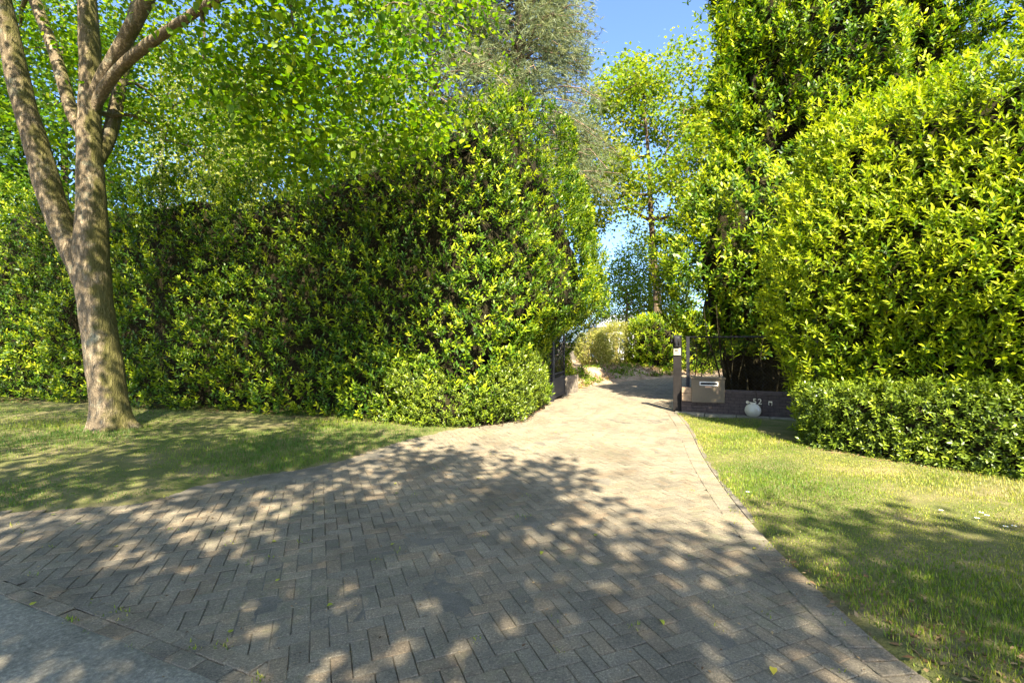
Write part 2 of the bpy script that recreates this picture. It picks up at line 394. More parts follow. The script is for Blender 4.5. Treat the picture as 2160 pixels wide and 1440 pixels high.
def drive_bed():
    gx = np.arange(-7, 10, 0.085); gy = np.arange(-0.5, 25, 0.085)
    X, Y = np.meshgrid(gx, gy, indexing='ij'); xy = np.c_[X.ravel(), Y.ravel()]; p3 = np.c_[xy, 0*xy[:, 0]]
    s_ = poly_sd(xy, DRIVE); okv = (s_ > -0.02).reshape(X.shape)
    n1 = lumps(p3, 91, 1.6); n2 = lumps(p3, 92, 6.0); n3 = lumps(p3, 93, 17.0)
    dl_ = poly_sd(xy, np.r_[LEFT_S[:40], [(-1, 30), (-30, 30), (-30, 5)]])
    worn = smooth01(-0.75, 0.1, dl_)*(xy[:, 1] < 9.5)      # dirt washed in from the left lawn
    z = -0.0085+0.0012*n1+0.0032*n2+0.0036*n3+0.0095*worn
    z = np.minimum(z, 0.0025+0.001*n3)
    idx = np.arange(len(xy)).reshape(X.shape); okc = okv[:-1, :-1] & okv[1:, :-1] & okv[1:, 1:] & okv[:-1, 1:]
    F = np.stack([idx[:-1, :-1], idx[1:, :-1], idx[1:, 1:], idx[:-1, 1:]], -1)[okc]; used = np.unique(F); rm = -np.ones(len(xy), int); rm[used] = np.arange(len(used))
    return tag(link('driveway', np_mesh('driveway', np.c_[xy, z][used], rm[F], M_joint)), kind='structure')
drive = drive_bed()
# herringbone pavers, 45 degrees to the road
PL, PW, GAP = 0.196, 0.098, 0.004
def paver_mesh():
    l, w, c = PL/2-GAP/2, PW/2-GAP/2, 0.004
    v = []
    for z, k in ((-0.05, 0), (-0.004, 0), (0.0, c)):
        v += [(-l+k, -w+k, z), (l-k, -w+k, z), (l-k, w-k, z), (-l+k, w-k, z)]
    f = [(8, 9, 10, 11)]
    for r in (0, 4):
        for k in range(4): f.append((r+k, r+(k+1) % 4, r+4+(k+1) % 4, r+4+k))
    return np.array(v), np.array(f)
pv, pf = paver_mesh()
ANG = UA+math.radians(45)
def herringbone():
    n = 145; out = []
    # unit cell of a 2:1 herringbone on a square grid of PW
    for i in range(-n, n):
        for j in range(-n, n):
            m4 = (i-j) % 4
            if m4 == 0: out.append((i+1.0, j+0.5, 0))       # lies along x, cells (i,j),(i+1,j)
            elif m4 == 3: out.append((i+0.5, j+1.0, 1))     # stands along y, cells (i,j),(i,j+1)
    a = np.array(out); return a
hb = herringbone()
ca, sa = math.cos(ANG), math.sin(ANG)
hx = hb[:, 0]*PW; hy = hb[:, 1]*PW
px_ = hx*ca-hy*sa+1.2; py_ = hx*sa+hy*ca+9.0
keep = (py_ > -1) & (py_ < 26) & (px_ > -8) & (px_ < 14)
hb, pxy = hb[keep], np.c_[px_, py_][keep]
sd = poly_sd(pxy, DRIVE); keep = sd > -0.05
# the border course takes the strip along the right edge
border = resample(RIGHT_S[8:], PW)
keep &= ~((poly_sd(pxy, DRIVE) < 0.14) & (np.min(np.linalg.norm(pxy[:, None]-border[None, ::2], axis=2), axis=1) < 0.15))
hb, pxy = hb[keep], pxy[keep]
n_p = len(pxy)
ang = ANG+np.where(hb[:, 2] == 1, math.pi/2, 0)+rng.normal(0, 0.006, n_p)
pz = 0.0035*lumps(np.c_[pxy, 0*pxy[:, 0]], 3, 2.0)+rng.normal(0, 0.0012, n_p)
tilt = rng.normal(0, 0.007, (n_p, 2))
def paver_frames(ang, tilt):
    x = np.c_[np.cos(ang), np.sin(ang), tilt[:, 0]]; z = np.c_[-tilt[:, 0]*np.cos(ang)-tilt[:, 1]*-np.sin(ang), -tilt[:, 0]*np.sin(ang)-tilt[:, 1]*np.cos(ang), np.ones(len(ang))]
    return frames(x, z)
# border course: pavers set across, along the curved right edge
bt = np.gradient(border, axis=0); bt = unit(bt); bn = np.c_[bt[:, 1], -bt[:, 0]]
bc = border+bn*0.105
pxy = np.r_[pxy, bc]; ang = np.r_[ang, np.arctan2(bn[:, 1], bn[:, 0])]; pz = np.r_[pz, rng.normal(0.0045, 0.001, len(bc))]; tilt = np.r_[tilt, rng.normal(0, 0.006, (len(bc), 2))]
# gutter course along the road: two rows of stretchers
for row in (0, 1):
    us = np.arange(-13, 8, PL)+row*PL/2
    gc = R0+us[:, None]*RD+RN*(0.055+row*PW)
    ok = np.ones(len(gc), bool)
    pxy = np.r_[pxy, gc[ok]]; ang = np.r_[ang, np.full(ok.sum(), UA)]; pz = np.r_[pz, rng.normal(0.0, 0.002, ok.sum())]; tilt = np.r_[tilt, rng.normal(0, 0.008, (ok.sum(), 2))]
RP = paver_frames(ang, tilt); TP = np.c_[pxy, pz]
ixp = 1080+FPX*pxy[:, 0]/np.maximum(pxy[:, 1], .1); iyp = 720+FPX*CAMH/np.maximum(pxy[:, 1], .1)
vis = (ixp > -10) & (ixp < 2170) & (iyp < 1450) & (pxy[:, 1] > 1.5)
order = np.argsort(np.where(vis, np.linalg.norm(pxy, axis=1), 1e6)); near = order[:300]; rest = order[300:]
me_p = np_mesh('paver', pv, pf, M_paver, smooth=False)
for i in near:
    o = link('paver', me_p, drive)
    o.matrix_basis = Matrix([[*RP[i][0], TP[i][0]], [*RP[i][1], TP[i][1]], [*RP[i][2], TP[i][2]], [0, 0, 0, 1]])
V, F = instance(pv[4:], pf[[0, 5, 6, 7, 8]]-4, RP[rest], TP[rest], np.ones(len(rest)))
tag(link('pavers_beyond', np_mesh('pavers_beyond', V, F, M_paver, smooth=False), drive), kind='stuff')
# thin concrete edging stones outside the border course
es = resample(RIGHT_S[8:], 0.5)
for a, b in zip(es[:-1], es[1:]):
    if b[1] < 3.9: break
    d = (b-a); L = np.linalg.norm(d); mb = MB(); mb.box(-L/2+.004, L/2-.004, -0.03, 0.03, -0.06, 0.004, 0.004)
    o = mb.build('edging_stone', M_edge, drive); o.location = ((a[0]+b[0])/2, (a[1]+b[1])/2, 0.0); o.rotation_euler = (0, 0, math.atan2(d[1], d[0]))
    nn = np.array([d[1], -d[0]])/L; o.location.x -= nn[0]*0.026; o.location.y -= nn[1]*0.026

def lawn(name, poly, step, seed, mat, base=0.022, hump=None, amp=0.012, rag=0.07):
    poly = np.asarray(poly); lo = poly.min(0)-.2; hi = poly.max(0)+.2
    gx = np.arange(lo[0], hi[0], step); gy = np.arange(lo[1], hi[1], step)
    X, Y = np.meshgrid(gx, gy, indexing='ij'); xy = np.c_[X.ravel(), Y.ravel()]
    sdv = poly_sd(xy, poly)+rag*lumps(np.c_[xy, 0*xy[:, 0]], seed+1, 3.0)+0.03*lumps(np.c_[xy, 0*xy[:, 0]], seed+2, 13)
    z = -0.05+(base+0.05)*smooth01(-0.12, 0.12, sdv)+amp*lumps(np.c_[xy, 0*xy[:, 0]], seed, 2.5)*smooth01(0, .3, sdv)+0.004*lumps(np.c_[xy, 0*xy[:, 0]], seed+3, 14)
    if hump is not None: z = z+hump(xy, sdv)
    idx = np.arange(len(xy)).reshape(X.shape); okv = (sdv > -0.25).reshape(X.shape)
    okc = okv[:-1, :-1] & okv[1:, :-1] & okv[1:, 1:] & okv[:-1, 1:]
    F = np.stack([idx[:-1, :-1], idx[1:, :-1], idx[1:, 1:], idx[:-1, 1:]], -1)[okc]
    used = np.unique(F); remap = -np.ones(len(xy), int); remap[used] = np.arange(len(used))
    o = link(name, np_mesh(name, np.c_[xy, z][used], remap[F], mat)); tag(o, kind='structure')
    return o
LAWN_L = np.r_[LEFT_S[:39], [(0.9, 13.4), (-0.5, 14), (-18, 17.5), (-18, 5.5)]]
i_post = int(np.argmin(np.linalg.norm(RIGHT_S-np.array(G(1430, 874)), axis=1)))
off_r = RIGHT_S[i_post:].copy(); tt = unit(np.gradient(off_r, axis=0)); off_r = off_r-np.c_[tt[:, 1], -tt[:, 0]]*0.045
LAWN_R = np.r_[off_r, [(9.5, -2.2), (11, 4), (8, 9.9), (5.4, 10.02), (3.8, 10.25)]]
lawn('lawn_left', LAWN_L, 0.11, 21, M_lawn, rag=0.16)
lawn('lawn_right', LAWN_R, 0.07, 31, M_lawn, base=0.018)
VERGE = [(0.9, 14.2), (1.7, 14.6), (2.1, 15.6), (2.6, 16.8), (3.4, 18.2), (5.0, 19.9), (7.4, 21.7), (11, 23.4), (16, 24.4), (18, 30), (-3, 32), (-1, 20)]
lawn('verge', VERGE, 0.16, 41, M_verge, base=0.05, hump=lambda xy, s: 0.42*smooth01(0, 1.6, s)+0.05*lumps(np.c_[xy, 0*s], 77, 4.0)*smooth01(0, .4, s))

# ---------------------------------------------------------------- leaves and hedges
def leaf_template(w=0.34, fold=0.16, curl=0.12, n=3):
    """unit-length leaf along +x, facing +z"""
    prof = [(0.0, 0.03), (0.28, 0.85), (0.62, 0.95), (1.0, 0.02)] if n == 3 else [(0, .05), (.45, 1.0), (1, .03)]
    v = []; 
    for t, k in prof:
        hw = w*0.5*k; zc = -curl*t*t
        v += [(t, hw, zc+fold*hw), (t, 0, zc), (t, -hw, zc+fold*hw)]
    f = []
    for i in range(len(prof)-1):
        a = i*3
        for c in (0, 1): f += [(a+c, a+c+1, a+c+4), (a+c, a+c+4, a+c+3)]
    return np.array(v), np.array(f)
LEAF8 = leaf_template()
LEAF_LO = (np.array([(0, 0, 0), (.3, .16, .0), (.3, -.16, .0), (.68, .15, -.06), (.68, -.15, -.06), (1, 0, -.16)]), np.array([(0, 2, 1), (1, 2, 4), (1, 4, 3), (3, 4, 5)]))
def leaf_small():      # 4 triangles, ovate
    v = np.array([(0, 0, 0), (0.42, 0.24, 0.05), (1, 0, -0.08), (0.42, -0.24, 0.05), (0.45, 0, 0)])
    return v, np.array([(0, 4, 1), (1, 4, 2), (0, 3, 4), (3, 2, 4)])
LEAF4 = leaf_small()
def leaf_heart():
    v = np.array([(0.04, 0, 0), (0.1, 0.34, 0.05), (0.55, 0.38, 0.04), (1.0, 0, -0.12), (0.55, -0.38, 0.04), (0.1, -0.34, 0.05)])
    return v, np.array([(0, 3, 2), (0, 2, 1), (0, 5, 4), (0, 4, 3)])
LEAFH = leaf_heart()
LEAF2 = (np.array([(0, 0, 0), (0.5, 0.33, 0.04), (1, 0, -0.06), (0.5, -0.33, 0.04)]), np.array([(0, 2, 1), (0, 3, 2)]))

def shoots(pos, axis, nleaf, length, leafL, spread=(35, 72), tint=(0.4, 0.25), young_tip=0.25, seed=0):
    """leaf transforms on leafy shoots. returns R, T, S, tint, stem start, stem end"""
    r = np.random.default_rng(seed); N = len(pos); axis = unit(axis)
    ref = unit(np.cross(axis, r.normal(size=(N, 3)))); ref2 = np.cross(axis, ref)
    j = np.arange(nleaf); t = (j+0.6)/nleaf
    az = r.uniform(0, 6.28, (N, 1))+j*2.39996+r.normal(0, .25, (N, nleaf))
    th = np.radians(spread[1]+(spread[0]-spread[1])*t+r.normal(0, 9, (N, nleaf)))
    perp = np.cos(az)[..., None]*ref[:, None]+np.sin(az)[..., None]*ref2[:, None]
    A = axis[:, None]
    d = A*np.cos(th)[..., None]+perp*np.sin(th)[..., None]
    nr = A*np.sin(th)[..., None]-perp*np.cos(th)[..., None]
    nr = nr+0.35*np.array([0, 0, 1.0])+r.normal(0, 0.18, nr.shape)
    ln = length*r.uniform(0.65, 1.25, (N, 1))
    T = pos[:, None]+A*(t*ln)[..., None]
    S = leafL*(1.06-0.45*np.abs(t-0.45))*r.uniform(0.75, 1.2, (N, nleaf))
    base = np.clip(r.normal(tint[0], tint[1], (N, 1)), 0, 1)
    tn = np.clip(base+young_tip*(t-0.4)+r.normal(0, 0.09, (N, nleaf)), 0, 1)
    return (frames(d.reshape(-1, 3), nr.reshape(-1, 3)), T.reshape(-1, 3), S.ravel(), tn.ravel(), pos, pos+axis*ln*0.96)
def stems_mesh(a, b, r0):
    """thin tapering three-sided stems"""
    d = unit(b-a); u = unit(np.cross(d, np.array([0.3, 0.5, 0.8]))); w = np.cross(d, u); N = len(a)
    V = np.stack([a+u*r0, a-u*r0*0.5+w*r0*0.87, a-u*r0*0.5-w*r0*0.87, b], 1)
    f = np.array([(0, 1, 3), (1, 2, 3), (2, 0, 3)])
    return V.reshape(-1, 3), (f[None]+(np.arange(N)*4)[:, None, None]).reshape(-1, 3)
CAMP = np.array([0, 0, CAMH])
def project(p):
    y = np.maximum(p[:, 1], .05)
    return 1080+FPX*p[:, 0]/y, 720-FPX*(p[:, 2]-CAMH)/y

def hedge(name, label, loop, H, bulge, density, leafL, nleaf, slen, mat, tint, seed, cat='hedge', layers=((0.0, 1.0), (0.22, 0.8)), lumpa=0.14, rtop=0.5,
          zmin=0.03, singles=0, shrink=0.42, up=0.75, spread=(30, 68), group=None, core=True, top_dens=1.0, leafw=0.34, hi=True, lofi_back=True, stem_r=0.004, zcore=0.0, voids=0.0, inmax=0.95):
    r = np.random.default_rng(seed)
    loop = chaikin(loop, 2, closed=True)
    nx = np.roll(loop, -1, 0); seg = np.linalg.norm(nx-loop, axis=1); per = seg.sum(); cum = np.r_[0, np.cumsum(seg)]
    area2 = np.sum(loop[:, 0]*nx[:, 1]-nx[:, 0]*loop[:, 1]); sgn = 1 if area2 > 0 else -1
    tang = unit(np.roll(loop, -1, 0)-np.roll(loop, 1, 0)); nrm = np.c_[tang[:, 1], -tang[:, 0]]*sgn
    def at(s):
        i = np.clip(np.searchsorted(cum, s, side='right')-1, 0, len(loop)-1); t = (s-cum[i])/seg[i]; k = (i+1) % len(loop)
        return loop[i]*(1-t)[:, None]+loop[k]*t[:, None], unit(nrm[i]*(1-t)[:, None]+nrm[k]*t[:, None])
    base = np.array([loop[:, 0].mean(), loop[:, 1].mean(), 0.0])
    Hm = float(np.max(H(loop)))
    def side_points(n, off):
        s = r.uniform(0, per, n); p2, n2 = at(s); h = H(p2)
        z = zmin+r.uniform(0, 1, n)*(Hm-zmin); ok = z < h; p2, n2, h, z = p2[ok], n2[ok], h[ok], z[ok]
        b = bulge(p2, z)
        rt = np.minimum(rtop, h*0.5); q_ = np.clip((z-(h-rt))/rt, 0, 1)
        rnd = rt*(1-np.sqrt(np.maximum(0, 1-q_*q_)))
        p3 = np.c_[p2, z]
        lm = lumpa*lumps(p3, seed+1, 2.1)+lumpa*0.6*lumps(p3, seed+2, 5.0)
        p3 = p3+np.c_[n2, 0*z]*(b-rnd+lm-off)[:, None]
        n3 = np.c_[n2, 0.15+1.5*q_**2]
        if voids > 0:
            k = lumps(p3, seed+9, 3.2)+0.5*lumps(p3, seed+10, 7.0) > -1.25+voids
            p3, n3 = p3[k], n3[k]
        return p3, unit(n3)
    def top_points(n, off):
        lo, hi = loop.min(0), loop.max(0); xy = r.uniform(lo, hi, (n, 2)); k = in_poly(xy, loop); xy = xy[k]
        z = H(xy)-off; p3 = np.c_[xy, z]; p3[:, 2] += lumpa*1.2*lumps(p3, seed+3, 2.3)
        return p3, np.tile([0, 0, 1.0], (len(p3), 1))
    bx = np.ptp(loop[:, 0])*np.ptp(loop[:, 1])
    Rs, Ts, Ss, Tn, A, B = [], [], [], [], [], []
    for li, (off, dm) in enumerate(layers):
        p, n = side_points(int(per*Hm*density*dm), off)
        pt, nt_ = top_points(int(bx*density*dm*top_dens), off)
        p = np.r_[p, pt]; n = np.r_[n, nt_]
        facing = np.einsum('ij,ij->i', n, unit(CAMP-p)) > -0.12
        inview = np.zeros(len(p), bool)
        for dx, dy in ((0, 0), (1.4, -0.4), (-1.4, -0.4)):            # also seen from a step to either side
            u_, v_ = project(p-np.array([dx, dy, 0])); inview |= (u_ > -60) & (u_ < 2220) & (v_ > -90) & (p[:, 1] > 0.8)
        kk = r.uniform(size=len(p)) < np.where(facing & inview, 1.0, 0.22 if li == 0 else 0.08)
        p, n = p[kk], n[kk]
        ax = n*0.75+np.array([0, 0, up])+r.normal(0, 0.33, p.shape)
        p = p-unit(ax)*slen*0.55+r.normal(0, 0.03, p.shape)
        p[:, 2] = np.maximum(p[:, 2], 0.02)
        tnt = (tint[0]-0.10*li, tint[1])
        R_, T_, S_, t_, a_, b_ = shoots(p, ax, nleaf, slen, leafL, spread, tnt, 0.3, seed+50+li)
        T_[:, 2] = np.maximum(T_[:, 2], 0.03)
        Rs.append(R_); Ts.append(T_); Ss.append(S_); Tn.append(t_); A.append(a_); B.append(b_)
    R_, T_, S_, t_ = np.concatenate(Rs), np.concatenate(Ts), np.concatenate(Ss), np.concatenate(Tn)
    th = thing(name, label, cat, tuple(base), 0, group)
    tv, tf = leaf_template(leafw, n=2)
    if singles:
        dist = np.linalg.norm(T_-CAMP, axis=1); u_, v_ = project(T_); first = np.arange(len(T_)) < len(Ts[0])
        ok = (u_ > 20) & (u_ < 2140) & (v_ > 20) & (v_ < 1420) & first & (T_[:, 1] > 1.5)
        # leaves whose blade faces the camera show largest
        face = np.abs(np.einsum('ij,ij->i', R_[:, :, 2], unit(CAMP-T_)))
        score = np.where(ok, S_*face/dist, -1); sel = np.argsort(-score)[:singles]
        meshes = []
        for k in range(6):
            tk = float(np.quantile(t_[sel], (k+0.5)/6))
            meshes.append((tk, np_mesh('leaf', tv, tf, mat, {'tint': np.full(len(tv), tk)})))
        for i in sel:
            me = min(meshes, key=lambda q_: abs(q_[0]-t_[i]))[1]
            o = link('leaf', me, th); M = R_[i]*S_[i]; q3 = T_[i]-base
            o.matrix_basis = Matrix([[*M[0], q3[0]], [*M[1], q3[1]], [*M[2], q3[2]], [0, 0, 0, 1]])
        keepm = np.ones(len(T_), bool); keepm[sel] = False
        R_, T_, S_, t_ = R_[keepm], T_[keepm], S_[keepm], t_[keepm]
    n_out = len(Ts[0])-(singles if singles else 0)
    V, F = instance(*((tv, tf) if hi else LEAF_LO), R_[:n_out], T_[:n_out]-base, S_[:n_out]); tt_ = np.repeat(t_[:n_out], len(tv) if hi else len(LEAF_LO[0]))
    if n_out < len(T_):
        V2, F2 = instance(*LEAF_LO, R_[n_out:], T_[n_out:]-base, S_[n_out:]); F = np.r_[F, F2+len(V)]; V = np.r_[V, V2]; tt_ = np.r_[tt_, np.repeat(t_[n_out:], len(LEAF_LO[0]))]
    tag(link('foliage', np_mesh('foliage', V, F, mat, {'tint': tt_}), th), kind='stuff')
    sa_, sb_ = A[0], B[0]
    V, F = stems_mesh(sa_-base, sb_-base, stem_r)
    tag(link('stems', np_mesh('stems', V, F, M_twig_green), th), kind='stuff')
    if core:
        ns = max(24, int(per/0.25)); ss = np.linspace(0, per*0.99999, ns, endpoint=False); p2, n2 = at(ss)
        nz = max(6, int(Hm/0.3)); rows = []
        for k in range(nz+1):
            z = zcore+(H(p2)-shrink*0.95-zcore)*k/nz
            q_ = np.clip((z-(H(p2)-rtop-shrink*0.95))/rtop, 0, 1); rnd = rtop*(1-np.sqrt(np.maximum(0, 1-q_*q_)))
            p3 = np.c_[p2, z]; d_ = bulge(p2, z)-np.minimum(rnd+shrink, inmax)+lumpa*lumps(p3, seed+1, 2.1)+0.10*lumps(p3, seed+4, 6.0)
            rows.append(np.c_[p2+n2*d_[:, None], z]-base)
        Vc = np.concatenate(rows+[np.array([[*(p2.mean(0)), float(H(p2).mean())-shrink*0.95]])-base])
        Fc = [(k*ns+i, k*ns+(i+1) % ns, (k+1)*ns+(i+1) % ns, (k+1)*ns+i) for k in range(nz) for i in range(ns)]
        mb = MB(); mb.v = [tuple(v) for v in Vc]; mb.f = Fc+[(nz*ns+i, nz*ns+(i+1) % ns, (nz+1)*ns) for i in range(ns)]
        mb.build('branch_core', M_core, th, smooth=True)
    return th
const = lambda h: (lambda p: np.full(len(p), float(h)))
nobulge = lambda p, z: np.zeros(len(z))

# tall hedge beside the right lawn and the clipped low one along its foot
A0 = np.array(G(1668, 942)); HU = np.array(G(2160, 1018))-A0; HU /= np.linalg.norm(HU); HN = np.array([-HU[1], HU[0]]); HN = HN if HN[0] > 0 else -HN
t0 = A0+HN*0.55-HU*0.25
hedge('laurel_hedge', 'tall bright yellow-green laurel hedge rising behind the low clipped hedge', [t0, t0+HU*2.5, t0+HU*7.0, t0+HU*7.0+HN*1.9, t0+HU*1.5+HN*1.9, t0+HN*1.25-HU*0.1],
      lambda p: 5.45+0.22*np.sin(p[:, 0]*2.1)+0.0*p[:, 0], lambda p, z: 0.32*np.sin(np.clip(z/4.6, 0, 1)*math.pi)*1.0+0.12*smooth01(0.8, 2.0, z)-0.05, 96, 0.106, 9, 0.19, M_laurel, (0.71, 0.18), 101,
      singles=300, layers=((0.0, 1.0), (0.16, 0.65), (0.36, 0.35)), lumpa=0.10, rtop=0.8, shrink=0.62, voids=-0.2, inmax=0.78)
hedge('low_hedge', 'low clipped dark glossy hedge along the foot of the tall hedge', [A0, A0+HU*2.5, A0+HU*7, A0+HU*7+HN*0.75, A0+HU*2.5+HN*0.75, A0+HN*0.75],
      lambda p: 0.97+0.03*np.sin(p[:, 0]*5), nobulge, 230, 0.066, 8, 0.105, M_lusit, (0.55, 0.22), 202, singles=300,
      layers=((0.0, 1.0), (0.12, 0.7)), lumpa=0.05, rtop=0.14, shrink=0.2, up=0.45, leafw=0.36, spread=(35, 80), stem_r=0.002, hi=False)
# the long hedge on the left with its high rounded end at the gate
LH = [(-18.5, 14.4), (-13.0, 12.7), (-8.8, 11.55), (-4.8, 10.35), (-2.2, 9.5), (-0.7, 9.15), (0.1, 9.6), (0.62, 11.4), (0.85, 12.7), (0.9, 14.0), (1.2, 15.6), (1.9, 17.2), (2.2, 19.0), (0.2, 19.5), (-1.0, 16.5), (-1.6, 13.0), (-2.6, 11.9), (-5.2, 12.9), (-9.3, 14.0), (-18.5, 16.8)]
def LHh(p):
    x = p[:, 0]
    return 5.5+0.4*np.sin(x*1.3+1)+0.28*np.sin(x*2.9)+1.0*smooth01(-3.9, -2.0, x)-0.5*smooth01(16, 18.5, p[:, 1]*1.0)*(x > -1)
def LHb(p, z):
    e = smooth01(-0.4, 0.8, p[:, 0])*smooth01(9.3, 12.6, p[:, 1])
    return 0.18*np.sin(np.clip(z/4.5, 0, 1)*math.pi)+e*(1.25*smooth01(1.55, 2.6, z)-0.35*smooth01(4.6, 6.2, z)-0.1)
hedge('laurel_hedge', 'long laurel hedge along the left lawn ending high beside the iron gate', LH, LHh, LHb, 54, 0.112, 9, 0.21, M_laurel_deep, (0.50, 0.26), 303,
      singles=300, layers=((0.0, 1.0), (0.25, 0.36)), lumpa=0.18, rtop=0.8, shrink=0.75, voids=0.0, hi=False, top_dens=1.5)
def loc0(u, v): return (3.76+u*.906+v*.423, 11.03-u*.423+v*.906)
hedge('privet_bush', 'low fine-leaved bush bulging from the foot of the long hedge by the gate', [(-3.0, 9.75), (-2.0, 9.2), (-0.8, 8.88), (0.1, 9.25), (0.55, 10.6), (0.85, 11.9), (0.4, 12.0), (-0.3, 10.0), (-2.0, 9.9)],
      lambda p: 1.15+0.25*np.sin(p[:, 0]*2.3+.5), lambda p, z: 0.10*np.sin(np.clip(z/1.2, 0, 1)*math.pi), 150, 0.066, 8, 0.13, M_lusit, (0.62, 0.22), 606, layers=((0.0, 1.0), (0.12, 0.5)), lumpa=0.12, rtop=0.45, shrink=0.25, inmax=.3, hi=False, cat='bush')
# tall laurel behind the low wall
BL = [(4.4, 11.9), (5.2, 11.35), (6.8, 10.6), (9.0, 9.4), (12.0, 9.5), (12.5, 12.5), (9, 15), (6.2, 15.6), (4.7, 14.0), (4.3, 12.6)]
def BLb(p, z): return -0.45*(1-smooth01(1.3, 2.3, z))+0.35*np.sin(np.clip((z-1.5)/4.0, 0, 1)*math.pi)-1.25*smooth01(4.6, 7.0, z)
hedge('laurel_tree', 'very tall dark laurel growing behind the brick wall with number 52', BL, lambda p: 11.6+0.4*np.sin(p[:, 0]*1.7), BLb, 35, 0.16, 9, 0.28, M_laurel_deep, (0.58, 0.26), 404,
      layers=((0.0, 1.0), (0.3, 0.6), (0.65, 0.3)), lumpa=0.3, rtop=1.4, shrink=1.1, inmax=1.3, zmin=1.25, hi=False, voids=0.1, cat='shrub')
lt = bpy.data.objects['laurel_tree']
rr_ = np.random.default_rng(5)
for k in range(16):
    u0 = rr_.uniform(0.3, 3.4); b0 = np.array([*loc0(u0, rr_.uniform(.75, 1.3)), 0.0])
    q_ = b0+np.linspace(0, 1, 7)[:, None]*np.array([rr_.normal(0, .35), rr_.uniform(-.2, .3), 2.5])+np.cumsum(rr_.normal(0, .05, (7, 3)), 0)
    mb = MB(); mb.tube(q_, np.linspace(rr_.uniform(.012, .03), .008, 7), 6)
    mb.build('stem', M_core, lt, smooth=True, off=lt.location)
# clipped hedge further up the drive
FH = [(5.6, 22.6), (7.2, 22.2), (9.0, 23.0), (13, 24.6), (13, 26.5), (8.5, 25.5), (5.9, 24.8)]
hedge('laurel_hedge', 'far laurel hedge lit by sun at the bend of the driveway', FH, lambda p: 2.75+0.1*np.sin(p[:, 0]*3), lambda p, z: 0.12*np.sin(np.clip(z/2.7, 0, 1)*3.14), 26, 0.17, 8, 0.28, M_laurel, (0.6, 0.2), 505,
      layers=((0.0, 1.0), (0.3, 0.4)), lumpa=0.12, rtop=0.5, shrink=0.45, hi=False)

# ---------------------------------------------------------------- bamboo clumps by the bend
def bamboo(cx, cy, rx, ry, h, n, seed, label):
    r = np.random.default_rng(seed); th = thing('bamboo_clump', label, 'bamboo', (cx, cy, 0.3), 0, 'bamboo clumps by the bend')
    base = np.array([cx, cy, 0.3])
    culms = 26; mb = MB()
    for i in range(culms):
        a = r.uniform(0, 6.28); q_ = math.sqrt(r.uniform()); b = np.array([rx*.7*q_*math.cos(a), ry*.7*q_*math.sin(a), 0])
        out = b*0.5/ max(rx, .1)
        pts = [b, b+np.array([out[0]*.1, out[1]*.1, h*.4]), b+np.array([out[0]*.4, out[1]*.4, h*.75]), b+np.array([out[0], out[1], h*.97])]
        cp = chaikin(pts, 1); mb.tube(cp, np.linspace(0.016, 0.005, len(cp)), 5)
    mb.build('canes', plain('bamboo_cane', (0.42, 0.33, 0.11), 0.5, 0.4, 0, 0.3), th, smooth=True)
    u = r.normal(size=(n, 3)); u = unit(u); rad = r.uniform(0.45, 1, n)**0.5
    p = u*rad[:, None]*np.array([rx, ry, h*0.5])+np.array([0, 0, h*0.55]); p[:, 2] += 0.05*lumps(p, seed, 6)
    low = (p[:, 2] > 0.12+0.3*r.uniform(size=n)); p = p[low]; u = u[low]
    ax = u*0.6+np.array([0, 0, -0.1])+r.normal(0, .5, p.shape)
    R_, T_, S_, t_, a_, b_ = shoots(p, ax, 6, 0.14, 0.11, (20, 60), (0.6, 0.22), 0.2, seed)
    tv, tf = LEAF2[0]*np.array([1, .45, 1]), LEAF2[1]
    V, F = instance(tv, tf, R_, T_, S_)
    tag(link('foliage', np_mesh('foliage', V, F, M_bamboo, {'tint': np.repeat(t_, len(tv))}), th), kind='stuff')
bamboo(5.55, 24.0, 1.75, 0.9, 2.15, 3600, 1, 'wide rounded bamboo clump with yellow canes at the bend')
bamboo(3.75, 22.4, 0.85, 0.8, 1.75, 1500, 2, 'smaller bamboo clump beside the wide one, nearer the gate')

# ---------------------------------------------------------------- broadleaf trees
def bough_points(nodes, rad, pts, mb, r0, r1, sag=0.0, sides=5, r=None, nseg=4, bendup=0.15):
    """join every point to its nearest skeleton node by a curved limb; returns new nodes"""
    pts = pts[np.argsort([np.min(np.linalg.norm(nodes-p, axis=1)) for p in pts])]
    nl = [nodes]; rl = [rad]
    for p in pts:
        N = np.concatenate(nl); RR = np.concatenate(rl)
        d = np.linalg.norm(N-p, axis=1)+0.6*np.maximum(0, N[:, 2]-p[2])
        i = int(np.argmin(d)); a = N[i]; L = np.linalg.norm(p-a)
        t = np.linspace(0, 1, nseg+1)[:, None]
        c = a+(p-a)*0.45+np.array([0, 0, bendup*L])+r.normal(0, 0.07*L, 3)
        q_ = (1-t)**2*a+2*t*(1-t)*c+t**2*p
        q_[1:-1] += r.normal(0, 0.025*L, (nseg-1, 3)); q_[:, 2] -= sag*L*t[:, 0]**2
        ra = min(RR[i]*0.8, r0*(0.5+0.5*min(1.5, L)))
        rr = np.linspace(ra, r1, nseg+1)
        mb.tube(q_, rr, sides, cap=False)
        nl.append(q_[1:]); rl.append(rr[1:])
    return np.concatenate(nl), np.concatenate(rl)
def ellipsoid_pts(n, c, rad, r, inner=0.35, zcut=-1.0):
    u = unit(r.normal(size=(n*4, 3))); u = u[u[:, 2] > zcut][:n]
    return np.asarray(c)+u*(r.uniform(inner**3, 1, (len(u), 1))**(1/3))*np.asarray(rad)
